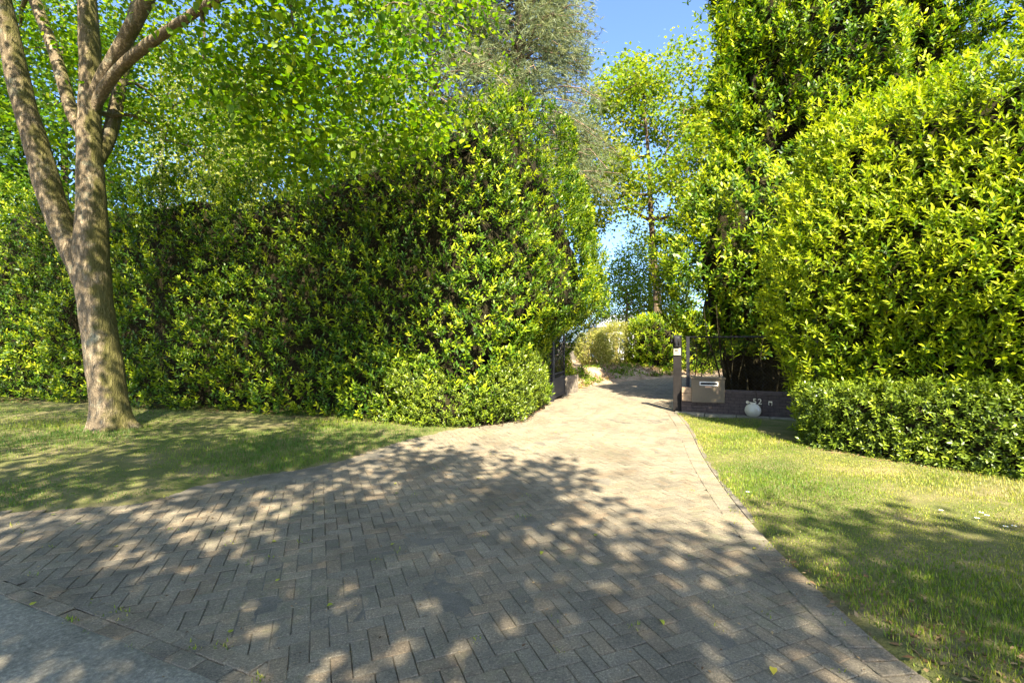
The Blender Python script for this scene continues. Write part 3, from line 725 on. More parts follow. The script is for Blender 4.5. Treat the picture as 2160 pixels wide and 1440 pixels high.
def spray_leaves(tips, n_per, spreadr, leafL, r, tint, droop=0.5, flat=0.5, clump=None):
    """leaves hanging round the twig ends"""
    N = len(tips); c = np.repeat(tips, n_per, 0)
    o = r.normal(size=(N*n_per, 3))*np.asarray(spreadr)
    T = c+o
    d = r.normal(size=T.shape)*np.array([1, 1, 0.5])+unit(o)*0.5; d[:, 2] -= droop
    nrm = r.normal(size=T.shape)*(1-flat)+np.array([0, 0, flat*1.6])
    base = np.repeat(np.clip(r.normal(tint[0], tint[1], N), 0, 1), n_per)
    t = np.clip(base+r.normal(0, .12, len(T)), 0, 1)
    return frames(d, nrm), T, leafL*r.uniform(0.65, 1.2, len(T)), t
def finish_tree(th, base, mbw, barkmat, leafset, tmpl, leafmat, trunk_smooth=True):
    mbw.build('trunk', barkmat, th, smooth=True, off=base)
    R_, T_, S_, t_ = leafset; tv, tf = tmpl
    V, F = instance(tv, tf, R_, T_-base, S_)
    tag(link('crown', np_mesh('crown', V, F, leafmat, {'tint': np.repeat(t_, len(tv))}), th), kind='stuff')

# the street tree on the left lawn: limbs follow the photograph
def street_tree():
    r = np.random.default_rng(11); D = 8.75
    base = P(238, 907, D); base[2] = 0.0
    th = thing('street_tree', 'forked lime tree with mossy grey-brown trunk on the left lawn', 'tree', tuple(base))
    k = D/FPX
    def limb(spec, name_sides=14, dd=0.0):
        pts = np.array([P(a, b, D+e) for a, b, w, e in spec]); ra = np.array([w*k/2*0.78*(1+e/D) for a, b, w, e in spec])
        q_ = chaikin(np.c_[pts, ra], 2); return q_[:, :3], q_[:, 3]
    main = limb([(240, 925, 100, 0), (238, 900, 86, 0), (228, 820, 78, 0), (210, 700, 76, 0), (196, 600, 80, 0), (192, 520, 78, 0), (194, 440, 68, 0), (189, 340, 58, 0), (188, 260, 54, 0), (192, 150, 46, 0), (186, 40, 44, -.1), (180, -80, 40, -.2), (188, -260, 30, -.3), (200, -420, 16, -.3)])
    left = limb([(196, 650, 50, .02), (186, 610, 58, .02), (165, 545, 62, 0), (132, 480, 60, -.05), (105, 410, 58, -.1), (76, 300, 56, -.15), (48, 215, 54, -.2), (24, 100, 46, -.2), (6, 0, 42, -.3), (-25, -120, 38, -.5), (-80, -330, 20, -.6)])
    b3 = limb([(189, 310, 24, .02), (176, 280, 32, .1), (155, 250, 32, .2), (138, 190, 30, .3), (112, 100, 30, .5), (78, 15, 28, .7), (40, -90, 24, 1.0), (-10, -240, 12, 1.3)])
    b4 = limb([(190, 235, 30, .02), (203, 200, 38, -.03), (222, 160, 38, -.15), (262, 88, 38, -.4), (310, 0, 34, -.7), (350, -90, 28, -1.0), (400, -230, 14, -1.4)])
    b5 = limb([(190, 260, 24, .02), (208, 205, 30, -.06), (245, 150, 30, -.3), (305, 98, 28, -.7), (380, 48, 25, -1.2), (450, 0, 22, -1.7), (560, -50, 18, -2.3), (700, -90, 10, -3.0)])
    b6 = limb([(192, 375, 26, .02), (206, 335, 36, .1), (232, 290, 34, .25), (250, 200, 30, .5), (268, 95, 26, .8), (290, -20, 22, 1.1), (340, -150, 12, 1.6)])
    mb = MB(); nodes, rads = [], []
    for (q_, ra), sd_ in ((main, 28), (left, 20), (b3, 14), (b4, 14), (b5, 12), (b6, 12)):
        q_ = np.c_[q_, ra]; q_ = resample(q_, 0.14)
        pts, ra = q_[:, :3], q_[:, 3]*(1+0.05*lumps(q_[:, :3], 4, 5.0)+0.03*lumps(q_[:, :3], 5, 14))
        mb.tube(pts, ra, sd_); nodes.append(pts[len(pts)//3:]); rads.append(ra[len(pts)//3:])
    # root flare and bark relief on the trunk tubes
    V = np.array(mb.v)
    c0 = np.array([base[0], base[1]])
    rel = V[:, :2]-c0; a = np.arctan2(rel[:, 1], rel[:, 0]); fl = np.exp(-np.maximum(V[:, 2], 0)/0.20)*(V[:, 2] < 0.9)
    V[:, :2] += rel*(fl*(0.42+0.2*np.sin(a*4+.6)+0.12*np.sin(a*7)))[:, None]
    mb.v = [tuple(v) for v in V]
    nodes = np.concatenate(nodes); rads = np.concatenate(rads)
    # boughs, then twigs
    bo = np.concatenate([ellipsoid_pts(44, (-6.6, 7.6, 8.6), (6.0, 5.0, 3.4), r, 0.55),
                         np.array([P(620, 60, 6.5), P(760, 40, 7.0), P(900, 20, 7.2), P(985, 60, 7.6), P(700, 180, 7.6), P(860, 160, 8.2), P(520, 160, 7.4), P(430, 120, 6.8), P(560, 280, 8.6), P(330, 260, 9.4), P(60, 330, 10.0), P(430, 330, 9.6), P(240, 380, 10.6)])])
    bo = bo[bo[:, 2] > 4.6]
    nodes, rads = bough_points(nodes, rads, bo, mb, 0.06, 0.014, 0.05, 6, r, 6)
    tw = np.concatenate([ellipsoid_pts(420, (-6.5, 7.4, 8.3), (6.5, 5.4, 3.9), r, 0.5),
                         np.c_[r.uniform(-8.0, -1.0, 220), r.uniform(5.6, 9.0, 220), r.uniform(4.2, 6.4, 220)]])
    ux, vy = project(tw)
    low_ok = vy < np.interp(ux, [-200, 100, 300, 480, 640, 800, 930, 1060, 1200], [520, 480, 450, 430, 410, 380, 330, 160, -50])
    tw = tw[low_ok & (tw[:, 2] > 4.0) & ~((tw[:, 0] < -3.9) & (tw[:, 1] < 9.0) & (tw[:, 2] < 1.9+0.73*tw[:, 1]))]
    nodes2, rads2 = bough_points(nodes, rads, tw, mb, 0.016, 0.003, 0.10, 4, r, 4)
    # leaves along the twigs
    new = nodes2[len(nodes):].reshape(-1, 4, 3)
    tips = np.concatenate([new[:, 3], new[:, 2], new[:, 1]*0.5+new[:, 2]*0.5])
    extra = tips[r.integers(0, len(tips), 1300)]+r.normal(0, [0.35, 0.35, 0.22], (1300, 3))
    tips = np.r_[tips, extra]
    ux, vy = project(tips)
    ok = (vy < np.interp(ux, [-200, 100, 300, 480, 640, 800, 930, 1060, 1200], [540, 500, 470, 450, 430, 400, 345, 180, -30])) & ~((ux > 1075) & (vy > -150))
    tips = tips[ok & ~((tips[:, 0] < -3.9) & (tips[:, 1] < 9.0) & (tips[:, 2] < 1.9+0.73*tips[:, 1]) & (r.uniform(size=len(tips)) < 0.94))]
    top = np.c_[r.uniform(-11.5, -2.0, 1700), r.uniform(1.2, 8.6, 1700), r.uniform(6.0, 11.5, 1700)]
    el = ((top-np.array([-6.6, 6.4, 8.2]))/np.array([5.6, 6.2, 4.2])); top = top[((el**2).sum(1) < 1) & (top[:, 2] > 2.3+0.76*top[:, 1])]
    near_n = top[:, None]-nodes2[None, ::3]; j_ = np.argmin((near_n**2).sum(2), 1)
    for p_, q_ in zip(top[::4], nodes2[::3][j_[::4]]): mb.tube(np.array([q_, (p_+q_)/2+np.array([0, 0, .08]), p_]), [.012, .008, .004], 4, cap=False)
    bk = np.c_[r.uniform(-13, -4.2, 520), r.uniform(9.4, 12.5, 520), r.uniform(5.2, 10.8, 520)]
    bk = np.r_[bk, np.c_[r.uniform(-13, -6.5, 420), r.uniform(9.2, 12.5, 420), r.uniform(7.5, 11.5, 420)]]
    tips = np.r_[tips, top, bk]
    ls = spray_leaves(tips, 14, (0.22, 0.22, 0.15), 0.09, r, (0.6, 0.24), 0.55, 0.62)
    finish_tree(th, base, mb, M_bark, ls, LEAFH, M_lime)
street_tree()

def broadleaf(name, label, base, h, tr, crown_c, crown_r, nb, nt, leafL, n_per, spreadr, mat, bark, tint, seed, tmpl=LEAF4, lean=(0, 0), group=None, fork=0.45, droop=0.4, inner=0.4, zcut=-1, flat=0.45, extra=0, keep=None):
    r = np.random.default_rng(seed); base = np.array([base[0], base[1], 0.0])
    th = thing(name, label, 'tree', tuple(base), 0, group); mb = MB()
    t = np.linspace(0, 1, 12)[:, None]
    top = np.array([base[0]+lean[0], base[1]+lean[1], h])
    pts = base+(top-base)*t; pts[1:] += np.cumsum(r.normal(0, 0.018*h/6, (11, 3)), 0)*np.array([1, 1, 0]); pts[0, 2] = -0.05
    ra = np.interp(t[:, 0], [0, .04, fork, 1], [tr*1.35, tr, tr*0.75, tr*0.15])
    q_ = chaikin(np.c_[pts, ra], 1)
    mb.tube(q_[:, :3], q_[:, 3], 12)
    nodes, rads = q_[q_[:, 2] > h*fork*0.75, :3], q_[q_[:, 2] > h*fork*0.75, 3]
    bo = ellipsoid_pts(nb, crown_c, np.array(crown_r)*0.85, r, 0.6, zcut)
    nodes, rads = bough_points(nodes, rads, bo, mb, tr*0.55, 0.02, 0.0, 5, r, 6, 0.12)
    tw = ellipsoid_pts(nt, crown_c, crown_r, r, inner, zcut)
    tw = tw+0.25*crown_r[0]*0.3*np.c_[lumps(tw, seed, 1.5), lumps(tw, seed+1, 1.5), lumps(tw, seed+2, 1.5)]
    nodes2, _ = bough_points(nodes, rads, tw, mb, 0.03, 0.006, 0.03, 4, r, 3, 0.08)
    new = nodes2[len(nodes):].reshape(-1, 3, 3)
    tips = np.concatenate([new[:, 2], new[:, 1]])
    if extra: tips = np.r_[tips, tips[r.integers(0, len(tips), extra)]+r.normal(0, np.array(spreadr)*1.8, (extra, 3))]
    if keep is not None: tips = tips[keep(tips)]
    ls = spray_leaves(tips, n_per, spreadr, leafL, r, tint, droop, flat)
    finish_tree(th, base, mb, bark, ls, tmpl, mat)
    return th
# oak beyond the gate
bx_, by_ = (1392-1080)/FPX*25, 25.0
broadleaf('oak_tree', 'yellow-green oak with brown trunk seen through the gateway', (bx_, by_), 15.0, 0.25, (bx_-0.4, 25, 10.6), (5.0, 3.4, 6.0), 46, 520, 0.21, 27, (0.36, 0.36, 0.21), M_oak, M_bark2, (0.6, 0.22), 601, lean=(-0.9, 0), fork=0.3, inner=0.5, extra=120, tmpl=LEAF2, zcut=-0.62)
broadleaf('garden_tree', 'small bright green tree in front of the white house', ((1320-1080)/FPX*31, 31), 5.5, 0.12, ((1325-1080)/FPX*31, 31, 4.2), (2.6, 1.6, 1.6), 10, 80, 0.16, 18, (0.3, 0.3, 0.2), M_back, M_bark2, (0.75, 0.2), 602, extra=60)
broadleaf('garden_tree', 'dense green tree behind the oak and the far hedge', (9.5, 33), 9, 0.2, (9.6, 33, 5.6), (3.6, 2.4, 3.6), 16, 300, 0.22, 22, (0.4, 0.4, 0.3), M_back, M_bark2, (0.9, 0.2), 603, extra=150)
# trees of the garden behind the long hedge
broadleaf('birch_tree', 'pale birch with whitish trunk behind the long hedge', ((338-1080)/FPX*19, 19), 14, 0.16, ((455-1080)/FPX*19, 19, 9.6), (2.1, 2.0, 3.6), 20, 240, 0.14, 27, (0.34, 0.34, 0.36), M_birch, M_birchbark, (0.6, 0.2), 604, droop=0.9, extra=150, tmpl=LEAF2)
for i, (pxx, d, h, cz, rx, rz, lab) in enumerate([(-150, 21, 18, 9.5, 4.4, 7.6, 'leafy green tree behind the long hedge at the far left'), (130, 24, 20, 11, 4.8, 8.6, 'leafy green tree behind the forked lime trunk'), (620, 25, 17, 9, 4.6, 6.6, 'leafy tree behind the long hedge beside the birch'), (800, 30, 17, 9.0, 4.2, 6.0, 'dark leafy tree between the birch and the pine')]):
    x = (pxx-1080)/FPX*d
    broadleaf('garden_tree', lab, (x, d), h, 0.22, (x, d, cz), (rx, 3.2, rz), 26, 440, 0.26, 14, (0.42, 0.42, 0.32), M_back, M_bark2, (0.42, 0.25), 610+i, group='trees of the garden behind the long hedge', extra=500, tmpl=LEAF2)
broadleaf('garden_tree', 'dark green tree top showing above the tall right hedge', (14, 14.5), 13, 0.25, (14, 14.5, 9), (4.5, 3.5, 4.5), 20, 220, 0.17, 18, (0.36, 0.36, 0.28), M_back, M_bark2, (0.4, 0.2), 630, extra=200)
# the street trees whose shade falls over the paving from behind the viewpoint
def outside(tips):
    u, v = project(tips); return (lumps(tips, 55, 2.2)+0.6*lumps(tips, 56, 4.4) < 0.56) & ~((tips[:, 1] > 0.3) & (u > -80) & (u < 2240) & (v > -60))
broadleaf('street_tree', 'street tree across the road shading the foreground paving', (-4.2, -6.2), 11, 0.28, (-2.8, -3.2, 8.0), (5.2, 4.6, 2.6), 34, 520, 0.195, 28, (0.30, 0.30, 0.17), M_lime, M_bark, (0.5, 0.2), 701, tmpl=LEAF2, group='street trees across the road', lean=(0.5, 1.2), keep=outside, extra=150)
broadleaf('street_tree', 'street tree across the road shading the edge of the right lawn', (5.6, -7.4), 10, 0.26, (4.8, -6.9, 7.6), (4.2, 3.4, 2.4), 26, 360, 0.195, 28, (0.30, 0.30, 0.17), M_lime, M_bark, (0.5, 0.2), 702, tmpl=LEAF2, group='street trees across the road', lean=(-0.3, 0.8), keep=outside, extra=110)

# ---------------------------------------------------------------- pines
def pine(label, base, h, tr, crown, seed, ntuft, zlo, keep=None, bare=False, width=3.2):
    r = np.random.default_rng(seed); base = np.array([base[0], base[1], 0.0]); th = thing('pine_tree', label, 'tree', tuple(base)); mb = MB()
    pts = base+np.linspace(0, 1, 14)[:, None]*np.array([r.normal(0, .3), 0, h]); pts[1:, :2] += np.cumsum(r.normal(0, .05, (13, 2)), 0)
    mb.tube(pts, np.linspace(tr, tr*0.2, 14), 12)
    P_, AX = [], []
    nb = int(ntuft/60)
    for i in range(nb):
        z = zlo+(h-zlo)*r.uniform()**1.1; L = width*(1-0.62*(z-zlo)/(h-zlo))*r.uniform(0.65, 1.2); a = r.uniform(0, 6.28)
        o = np.array([np.interp(z, pts[:, 2], pts[:, 0]), np.interp(z, pts[:, 2], pts[:, 1]), z]); e = np.array([math.cos(a), math.sin(a), 0])
        t = np.linspace(0, 1, 6)[:, None]; up = r.uniform(-0.05, 0.4)
        q_ = o+e*L*t+np.array([0, 0, 1])*(up*L*t-0.42*L*t**2)+r.normal(0, .03*L, (6, 3))*t
        mb.tube(q_, np.linspace(0.05, 0.012, 6), 4, cap=False)
        k = 60; tt = r.uniform(0.28, 1.0, k)**0.8; c = np.stack([np.interp(tt, t[:, 0], q_[:, j]) for j in range(3)], 1)
        side = np.cross(e, [0, 0, 1]); w = (0.30*L*(1-0.5*tt))[:, None]
        off = r.normal(0, 1, (k, 1))*side*w*0.8+r.normal(0, 0.16, (k, 3))
        c = c+off; c[:, 2] -= 0.25*np.abs(r.normal(0, .5, k))*w[:, 0]*1.5
        P_.append(c); AX.append(e*0.7+unit(off)*0.6+np.array([0, 0, -0.1])+r.normal(0, .35, (k, 3)))
    p = np.concatenate(P_); ax = unit(np.concatenate(AX))
    if keep is not None: k = keep(p); p, ax = p[k], ax[k]
    N = len(p); nn = 8
    ref = unit(np.cross(ax, r.normal(size=(N, 3)))); ref2 = np.cross(ax, ref)
    az = r.uniform(0, 6.28, (N, nn)); th_ = np.radians(r.uniform(12, 62, (N, nn)))
    d = ax[:, None]*np.cos(th_)[..., None]+(np.cos(az)[..., None]*ref[:, None]+np.sin(az)[..., None]*ref2[:, None])*np.sin(th_)[..., None]
    d[..., 2] -= 0.18
    T = np.repeat(p, nn, 0)+ (ax[:, None]*r.uniform(-0.12, 0.06, (N, nn))[..., None]).reshape(-1, 3)
    R_ = frames(d.reshape(-1, 3), r.normal(size=(N*nn, 3)))
    tv = np.array([(0, .058, 0), (0, -.058, 0), (1, 0, -.1)]); tf = np.array([(0, 1, 2)])
    t_ = np.clip(np.repeat(np.clip(r.normal(.55, .2, N), 0, 1), nn)+r.normal(0, .12, N*nn), 0, 1)
    finish_tree(th, base, mb, M_barkp, (R_, T, 0.21*r.uniform(.7, 1.2, N*nn), t_), (tv, tf), M_needle)
xb = lambda pxx, d: ((pxx-1080)/FPX*d, d)
pine('grey-green pine with drooping long-needled branches above the long hedge end', xb(1095, 19.5), 21, 0.26, None, 801, 24000, 7.8, width=3.9)
pine('blue-grey pine with a pale pinkish trunk left of the larger pine', xb(917, 17.0), 19, 0.17, None, 802, 9600, 7.6, width=3.2)

# ---------------------------------------------------------------- house far up the drive
def house():
    x0, d = (1268-1080)/FPX*42, 42.0
    th = thing('house', 'white house with low grey roof glimpsed beyond the bamboo', 'house', (x0, d, 0))
    W, D_, hw, hr = 6.0, 7.0, 3.0, 4.15
    mb = MB(); mb.poly([(0, 0, 0), (W, 0, 0), (W, 0, hw), (0, 0, hw)]); mb.poly([(0, D_, 0), (0, 0, 0), (0, 0, hw), (0, D_, hw)]); mb.poly([(W, 0, 0), (W, D_, 0), (W, D_, hw), (W, 0, hw)]); mb.poly([(W, D_, 0), (0, D_, 0), (0, D_, hw), (W, D_, hw)])
    mb.build('wall', M_render, th)
    mb = MB(); e = 0.35; zr = hr-hw
    a = [(-e, -e, hw), (W+e, -e, hw), (W+e, D_+e, hw), (-e, D_+e, hw)]; rdg = [(1.6, D_/2, hr), (W-1.6, D_/2, hr)]
    mb.poly([a[0], a[1], rdg[1], rdg[0]]); mb.poly([a[1], a[2], rdg[1]]); mb.poly([a[2], a[3], rdg[0], rdg[1]]); mb.poly([a[3], a[0], rdg[0]]); mb.poly(a[::-1])
    mb.build('roof', M_slate, th)
    mb = MB(); mb.box(-e-.03, W+e+.03, -e-.05, -e+.02, hw-.14, hw+.06); mb.box(-e-.05, -e+.02, -e-.02, D_+e, hw-.14, hw+.06); mb.build('gutter', M_white, th)
    for wx in (0.9, 3.9):
        mb = MB(); mb.box(wx, wx+1.3, -0.04, 0.02, 0.9, 2.3); w = mb.build('window', M_white, th)
        mb = MB(); mb.box(wx+.07, wx+.62, -0.055, 0.0, 0.97, 2.23); mb.build('pane', M_pane, w)
        mb = MB(); mb.box(wx+.68, wx+1.23, -0.055, 0.0, 0.97, 2.23); mb.build('pane', M_pane, w)
house()

# ---------------------------------------------------------------- right gate post, wall, fence, mailbox, lamp
pb = np.array(G(1429, 868)); WY = pb[1]-0.25            # wall runs to the right from the post
WDIR = math.radians(-25.0)                             # parallel to the road
def post():
    th = thing('gate_post', 'dark metal gate post with cream intercom plate beside the mailbox', 'post', (pb[0], pb[1], 0), WDIR)
    w = 0.085; h = 1.72
    mb = MB(); mb.box(-w, w, -w, w, -0.05, h-0.02, 0.008); mb.build('shaft', M_postdark, th)
    mb = MB(); mb.box(-w-.012, w+.012, -w-.012, w+.012, h-0.02, h+0.02, 0.01); mb.build('cap', M_iron, th)
    mb = MB(); mb.box(-0.06, 0.065, -w-.06, -w+.002, h-0.25, h-0.01, 0.025); mb.build('lamp_housing', M_iron, th, smooth=True)
    mb = MB(); mb.tube([(-.035, -w-.06, h-.20), (-.035, -w-.062, h-.06)], .016, 8); mb.tube([(.04, -w-.06, h-.20), (.04, -w-.062, h-.06)], .016, 8); mb.build('lamp_ridge', M_postdark, th, smooth=True)
    mb = MB(); mb.box(-0.072, 0.082, -w-.022, -w+.002, h-0.43, h-0.27, 0.004); pl = mb.build('intercom_plate', M_plate, th)
    mb = MB(); mb.box(-0.045, 0.02, -w-.028, -w-.02, h-0.335, h-0.31, 0.003); mb.build('speaker_slot', M_blackhole, pl)
    mb = MB()
    for k in range(4): mb.box(-0.05+k*0.026, -0.034+k*0.026, -w-.027, -w-.02, h-0.375, h-0.362)
    mb.build('button', M_sleeper, pl)
    mb = MB(); mb.box(0.012, 0.026, -w-.006, -w+.002, 0.33, 0.43); mb.build('lock_slot', M_blackhole, th)
    mb = MB(); mb.tube([(-w-.03, -.02, h-.17), (-w-.03, -.02, h-.08)], .025, 10); mb.build('hinge_pin', M_iron, th, smooth=True)
post()
ca_, sa_ = math.cos(WDIR), math.sin(WDIR)
def loc(u, v, z=0.0): return (pb[0]+u*ca_-v*sa_, pb[1]+u*sa_+v*ca_, z)
def wall():
    th = thing('brick_wall', 'low dark painted brick wall carrying number 52 beside the gate post', 'wall', loc(0.1, -0.08), WDIR)
    L, T, hz = 2.6, 0.20, 0.47
    mb = MB(); mb.box(0.01, L, -T/2+.008, T/2, -0.05, hz); mb.build('mortar', M_mortar, th)
    bl, bh = 0.215, 0.058; nrow = 7; ph = hz/nrow
    me = None
    for rr in range(nrow):
        x = -bl/2 if rr % 2 else 0.0
        while x < L:
            a, b = max(x, 0.0)+.004, min(x+bl, L)-.004; x += bl
            if b-a < 0.04: continue
            mb = MB(); mb.box(a, b, -T/2-.004+random.uniform(-.002, .002), T/2-.02, rr*ph+.004, (rr+1)*ph-.004, 0.003); mb.build('brick', M_wall, th)
    x = 0.0
    while x < L-.05:
        mb = MB(); mb.box(x+.002, min(x+.5, L)-.002, -T/2-.02, T/2+.02, hz+.002, hz+.075, .006); mb.build('coping_stone', M_wall, th); x += .5
    return th
wall()
def kerb():
    for k in range(4):
        o = loc(-0.02+k*0.62, -0.31)
        mb = MB(); mb.box(0.004, 0.612, -0.10, 0.10, -0.06, 0.035+random.uniform(0, .01), 0.008)
        b = mb.build('edging_stone', M_kerb); b.location = o; b.rotation_euler = (0, 0, WDIR)
        tag(b, ['mossy concrete edging stone at the foot of the gate post', 'mossy concrete edging stone in front of the mailbox', 'mossy concrete edging stone in front of the globe lamp', 'mossy concrete edging stone running under the tall hedge end'][k], 'kerb stone', 'edging stones along the low wall')
kerb()
def board():
    th = thing('timber_board', 'pale weathered boards on the wall between gate post and mailbox', 'board', loc(0.12, -0.215), WDIR)
    for z0, z1, t in ((0.46, 0.585, 0.012), (0.28, 0.452, 0.0)):
        mb = MB(); mb.box(0, 0.75, -0.02-t, 0.02, z0, z1, 0.004); mb.build('plank', M_wood, th)
board()
def mailbox():
    d = pb[1]-0.52; s = d/FPX
    x0 = (1461-1080)*s; x1 = (1526-1080)*s; z1 = CAMH-(799-720)*s; z0 = CAMH-(849-720)*s
    w = x1-x0; th = thing('mailbox', 'brown metal mailbox with white-framed letter slot on the low wall', 'mailbox', ((x0+x1)/2, d, z0), WDIR*0.75)
    h = z1-z0; D_ = 0.27
    mb = MB(); mb.box(-w/2, w/2, 0, D_, 0, h, 0.006); mb.build('body', M_box, th)
    mb = MB(); mb.box(-w/2-.012, w/2+.016, -.03, D_+.01, h+.001, h+.03, 0.006); mb.build('lid', M_box, th)
    sx0, sx1 = (1477-1493.5)*s, (1513-1493.5)*s; sz0, sz1 = (849-813)*s, (849-805)*s
    mb = MB(); t = .016
    mb.box(sx0, sx1, -.012, -.001, sz0, sz0+t); mb.box(sx0, sx1, -.012, -.001, sz1-t, sz1); mb.box(sx0, sx0+t, -.012, -.001, sz0+t, sz1-t); mb.box(sx1-t, sx1, -.012, -.001, sz0+t, sz1-t)
    fr = mb.build('slot_frame', M_white, th)
    mb = MB(); mb.box(sx0+t, sx1-t, -.006, -.001, sz0+t, sz1-t); mb.build('slot', M_blackhole, th)
    mb = MB(); mb.box(-0.06, 0.07, -.008, -.001, sz0-.045, sz0-.012, .002); mb.build('name_plate', M_copper, th)
mailbox()
def number():
    d = pb[1]-0.36; s = d/FPX
    th = thing('house_number', 'pale metal number 52 fixed to the low brick wall', 'house number', loc(1.57, -0.187, 0.285), WDIR)
    for ch, u in (('5', 0.0), ('2', 0.095)):
        cu = bpy.data.curves.new('digit', 'FONT'); cu.body = ch; cu.size = 0.165; cu.extrude = 0.008; cu.align_x = 'CENTER'
        tmp = bpy.data.objects.new('digit_tmp', cu); COL.objects.link(tmp); bpy.context.view_layer.update()
        me = bpy.data.meshes.new_from_object(tmp.evaluated_get(bpy.context.evaluated_depsgraph_get())); bpy.data.objects.remove(tmp)
        me.materials.clear(); me.materials.append(M_brass); me.name = 'digit'
        o = link('digit', me, th); o.location = (u, -0.012, 0); o.rotation_euler = (math.pi/2, 0, 0)
number()
def globe():
    th = thing('globe_lamp', 'white opal glass globe lamp at the foot of the brick wall', 'lamp', (5.03, 10.1, 0.0), WDIR)
    R = 0.158; c = (0, 0, 0.012+R*0.95)
    prof = [(max(.0005, R*math.sin(a)), -R*math.cos(a)*0.95) for a in np.linspace(0.0, math.pi-.28, 26)]
    mb = MB(); mb.lathe(prof, c, 40); mb.build('globe', M_opal, th, smooth=True)
    mb = MB(); mb.lathe([(0.047, 0), (0.05, .012), (.04, .02), (.001, .022)], (0, 0, c[2]+R*0.89), 20); mb.build('collar', M_brass, th, smooth=True)
    mb = MB(); mb.tube(chaikin([(0, 0, c[2]+R*.96), (-.05, .03, c[2]+R*1.02), (-.10, .10, c[2]+R*.98)], 2), .010, 8); mb.build('bracket', M_brass, th, smooth=True)
    mb = MB(); mb.tube([(-.10, .09, c[2]+R*.98), (-.10, .12, c[2]+R*.98)], .03, 14); mb.build('wall_rose', M_brass, th)
globe()
def hook():
    th = thing('wall_hook', 'small pale metal bracket on the wall beside number 52', 'bracket', loc(1.86, -0.187, 0.27), WDIR)
    mb = MB(); mb.box(-.035, .035, -.012, -.001, .06, .085, .003); mb.build('plate', M_brass, th)
    mb = MB(); mb.tube(chaikin([(-.028, -.015, .06), (-.03, -.03, .02), (-.022, -.03, .0)], 1), .007, 6); mb.tube(chaikin([(.028, -.015, .06), (.03, -.03, .02), (.022, -.03, .0)], 1), .007, 6); mb.build('prong', M_brass, th, smooth=True)
hook()
def fence():
    L, z0, z1 = 2.7, 0.56, 1.70
    th = thing('wire_fence', 'black chain-link fence with thin top rail above the low wall', 'fence', loc(0.16, 0.08), WDIR)
    mb = MB(); mb.tube([(0, 0, z1), (L, 0, z1)], 0.017, 8); mb.build('top_rail', M_iron, th, smooth=True)
    for u in (0.06, 2.55):
        mb = MB(); mb.box(u-.035, u+.035, -.035, .035, 0.0, z1+.01, .004); mb.build('fence_post', M_iron, th)
    mb = MB(); s = 0.075; r = 0.0022
    n = int((L+z1-z0)/s)
    for i in range(-int((z1-z0)/s)-1, n+1):
        a0 = i*s
        for sg in (1, -1):
            if sg == 1: p0 = (a0, z0); p1 = (a0+z1-z0, z1)
            else: p0 = (a0, z1); p1 = (a0+z1-z0, z0)
            (xa, za), (xb_, zb) = p0, p1
            if xb_ <= 0 or xa >= L: continue
            if xa < 0: za += (zb-za)*(-xa)/(xb_-xa); xa = 0
            if xb_ > L: zb = za+(zb-za)*(L-xa)/(xb_-xa); xb_ = L
            mb.tube([(xa, sg*.002, za), (xb_, sg*.002, zb)], r, 3, cap=False)
    tag(mb.build('chain_link_mesh', M_iron, th), kind='stuff')
fence()

# ---------------------------------------------------------------- open iron gate on the left
ga = np.array(G(1167, 845)); gb = np.array(G(1190, 833)); gv = gb-ga; GL = float(np.linalg.norm(gv)); ga_ang = math.atan2(gv[1], gv[0])
def gate():
    th = thing('iron_gate', 'black iron gate leaf standing open against the long hedge', 'gate', (ga[0], ga[1], 0), ga_ang)
    t = 0.022
    zt = lambda u: 1.58+0.27*math.sin(min(1, max(0, u/GL))*math.pi/2)
    mb = MB(); mb.box(0, .05, -.025, .025, .03, zt(0)+.04, .004); mb.build('stile', M_iron, th)
    mb = MB(); mb.box(GL-.05, GL, -.025, .025, .03, zt(GL)+.02, .004); mb.build('stile', M_iron, th)
    mb = MB(); mb.box(.05, GL-.05, -t, t, .05, .11); mb.build('bottom_rail', M_iron, th)
    mb = MB(); mb.box(.05, GL-.05, -t, t, .56, .60); mb.build('middle_rail', M_iron, th)
    mb = MB(); mb.box(.05, GL-.05, -t, t, .70, .735); mb.build('middle_rail', M_iron, th)
    np_ = 7; pw = (GL-.1)/np_
    for k in range(np_):
        mb = MB(); mb.box(.05+k*pw+.002, .05+(k+1)*pw-.002, -.008, .008, .11, .56); mb.build('panel', M_iron, th)
    arch = [(u, 0, zt(u)) for u in np.linspace(0.02, GL-.02, 14)]
    mb = MB(); mb.tube(arch, .018, 6); mb.build('arch_rail', M_iron, th, smooth=True)
    nbar = 11
    for k in range(1, nbar):
        u = .05+(GL-.1)*k/nbar; top = zt(u) if k % 2 == 0 else 1.28+.2*math.sin(u/GL*1.5)
        mb = MB(); mb.tube([(u, 0, .735), (u, 0, top)], .009, 6)
        if k % 2: mb.lathe([(.009, 0), (.02, .02), (.001, .075)], (u, 0, top), 8)
        mb.build('bar', M_iron, th, smooth=True)
        a = np.linspace(0, 2*math.pi, 13); mb = MB(); mb.tube(np.c_[u+.026*np.cos(a)+.012*np.sin(2*a), 0*a, .65+.045*np.sin(a)], .007, 5); mb.build('scroll', M_iron, th, smooth=True)
    mb = MB()
    for zz in (.35, 1.35): mb.tube([(-.03, 0, zz), (-.03, 0, zz+.09)], .018, 8)
    mb.build('hinge', M_iron, th, smooth=True)
gate()
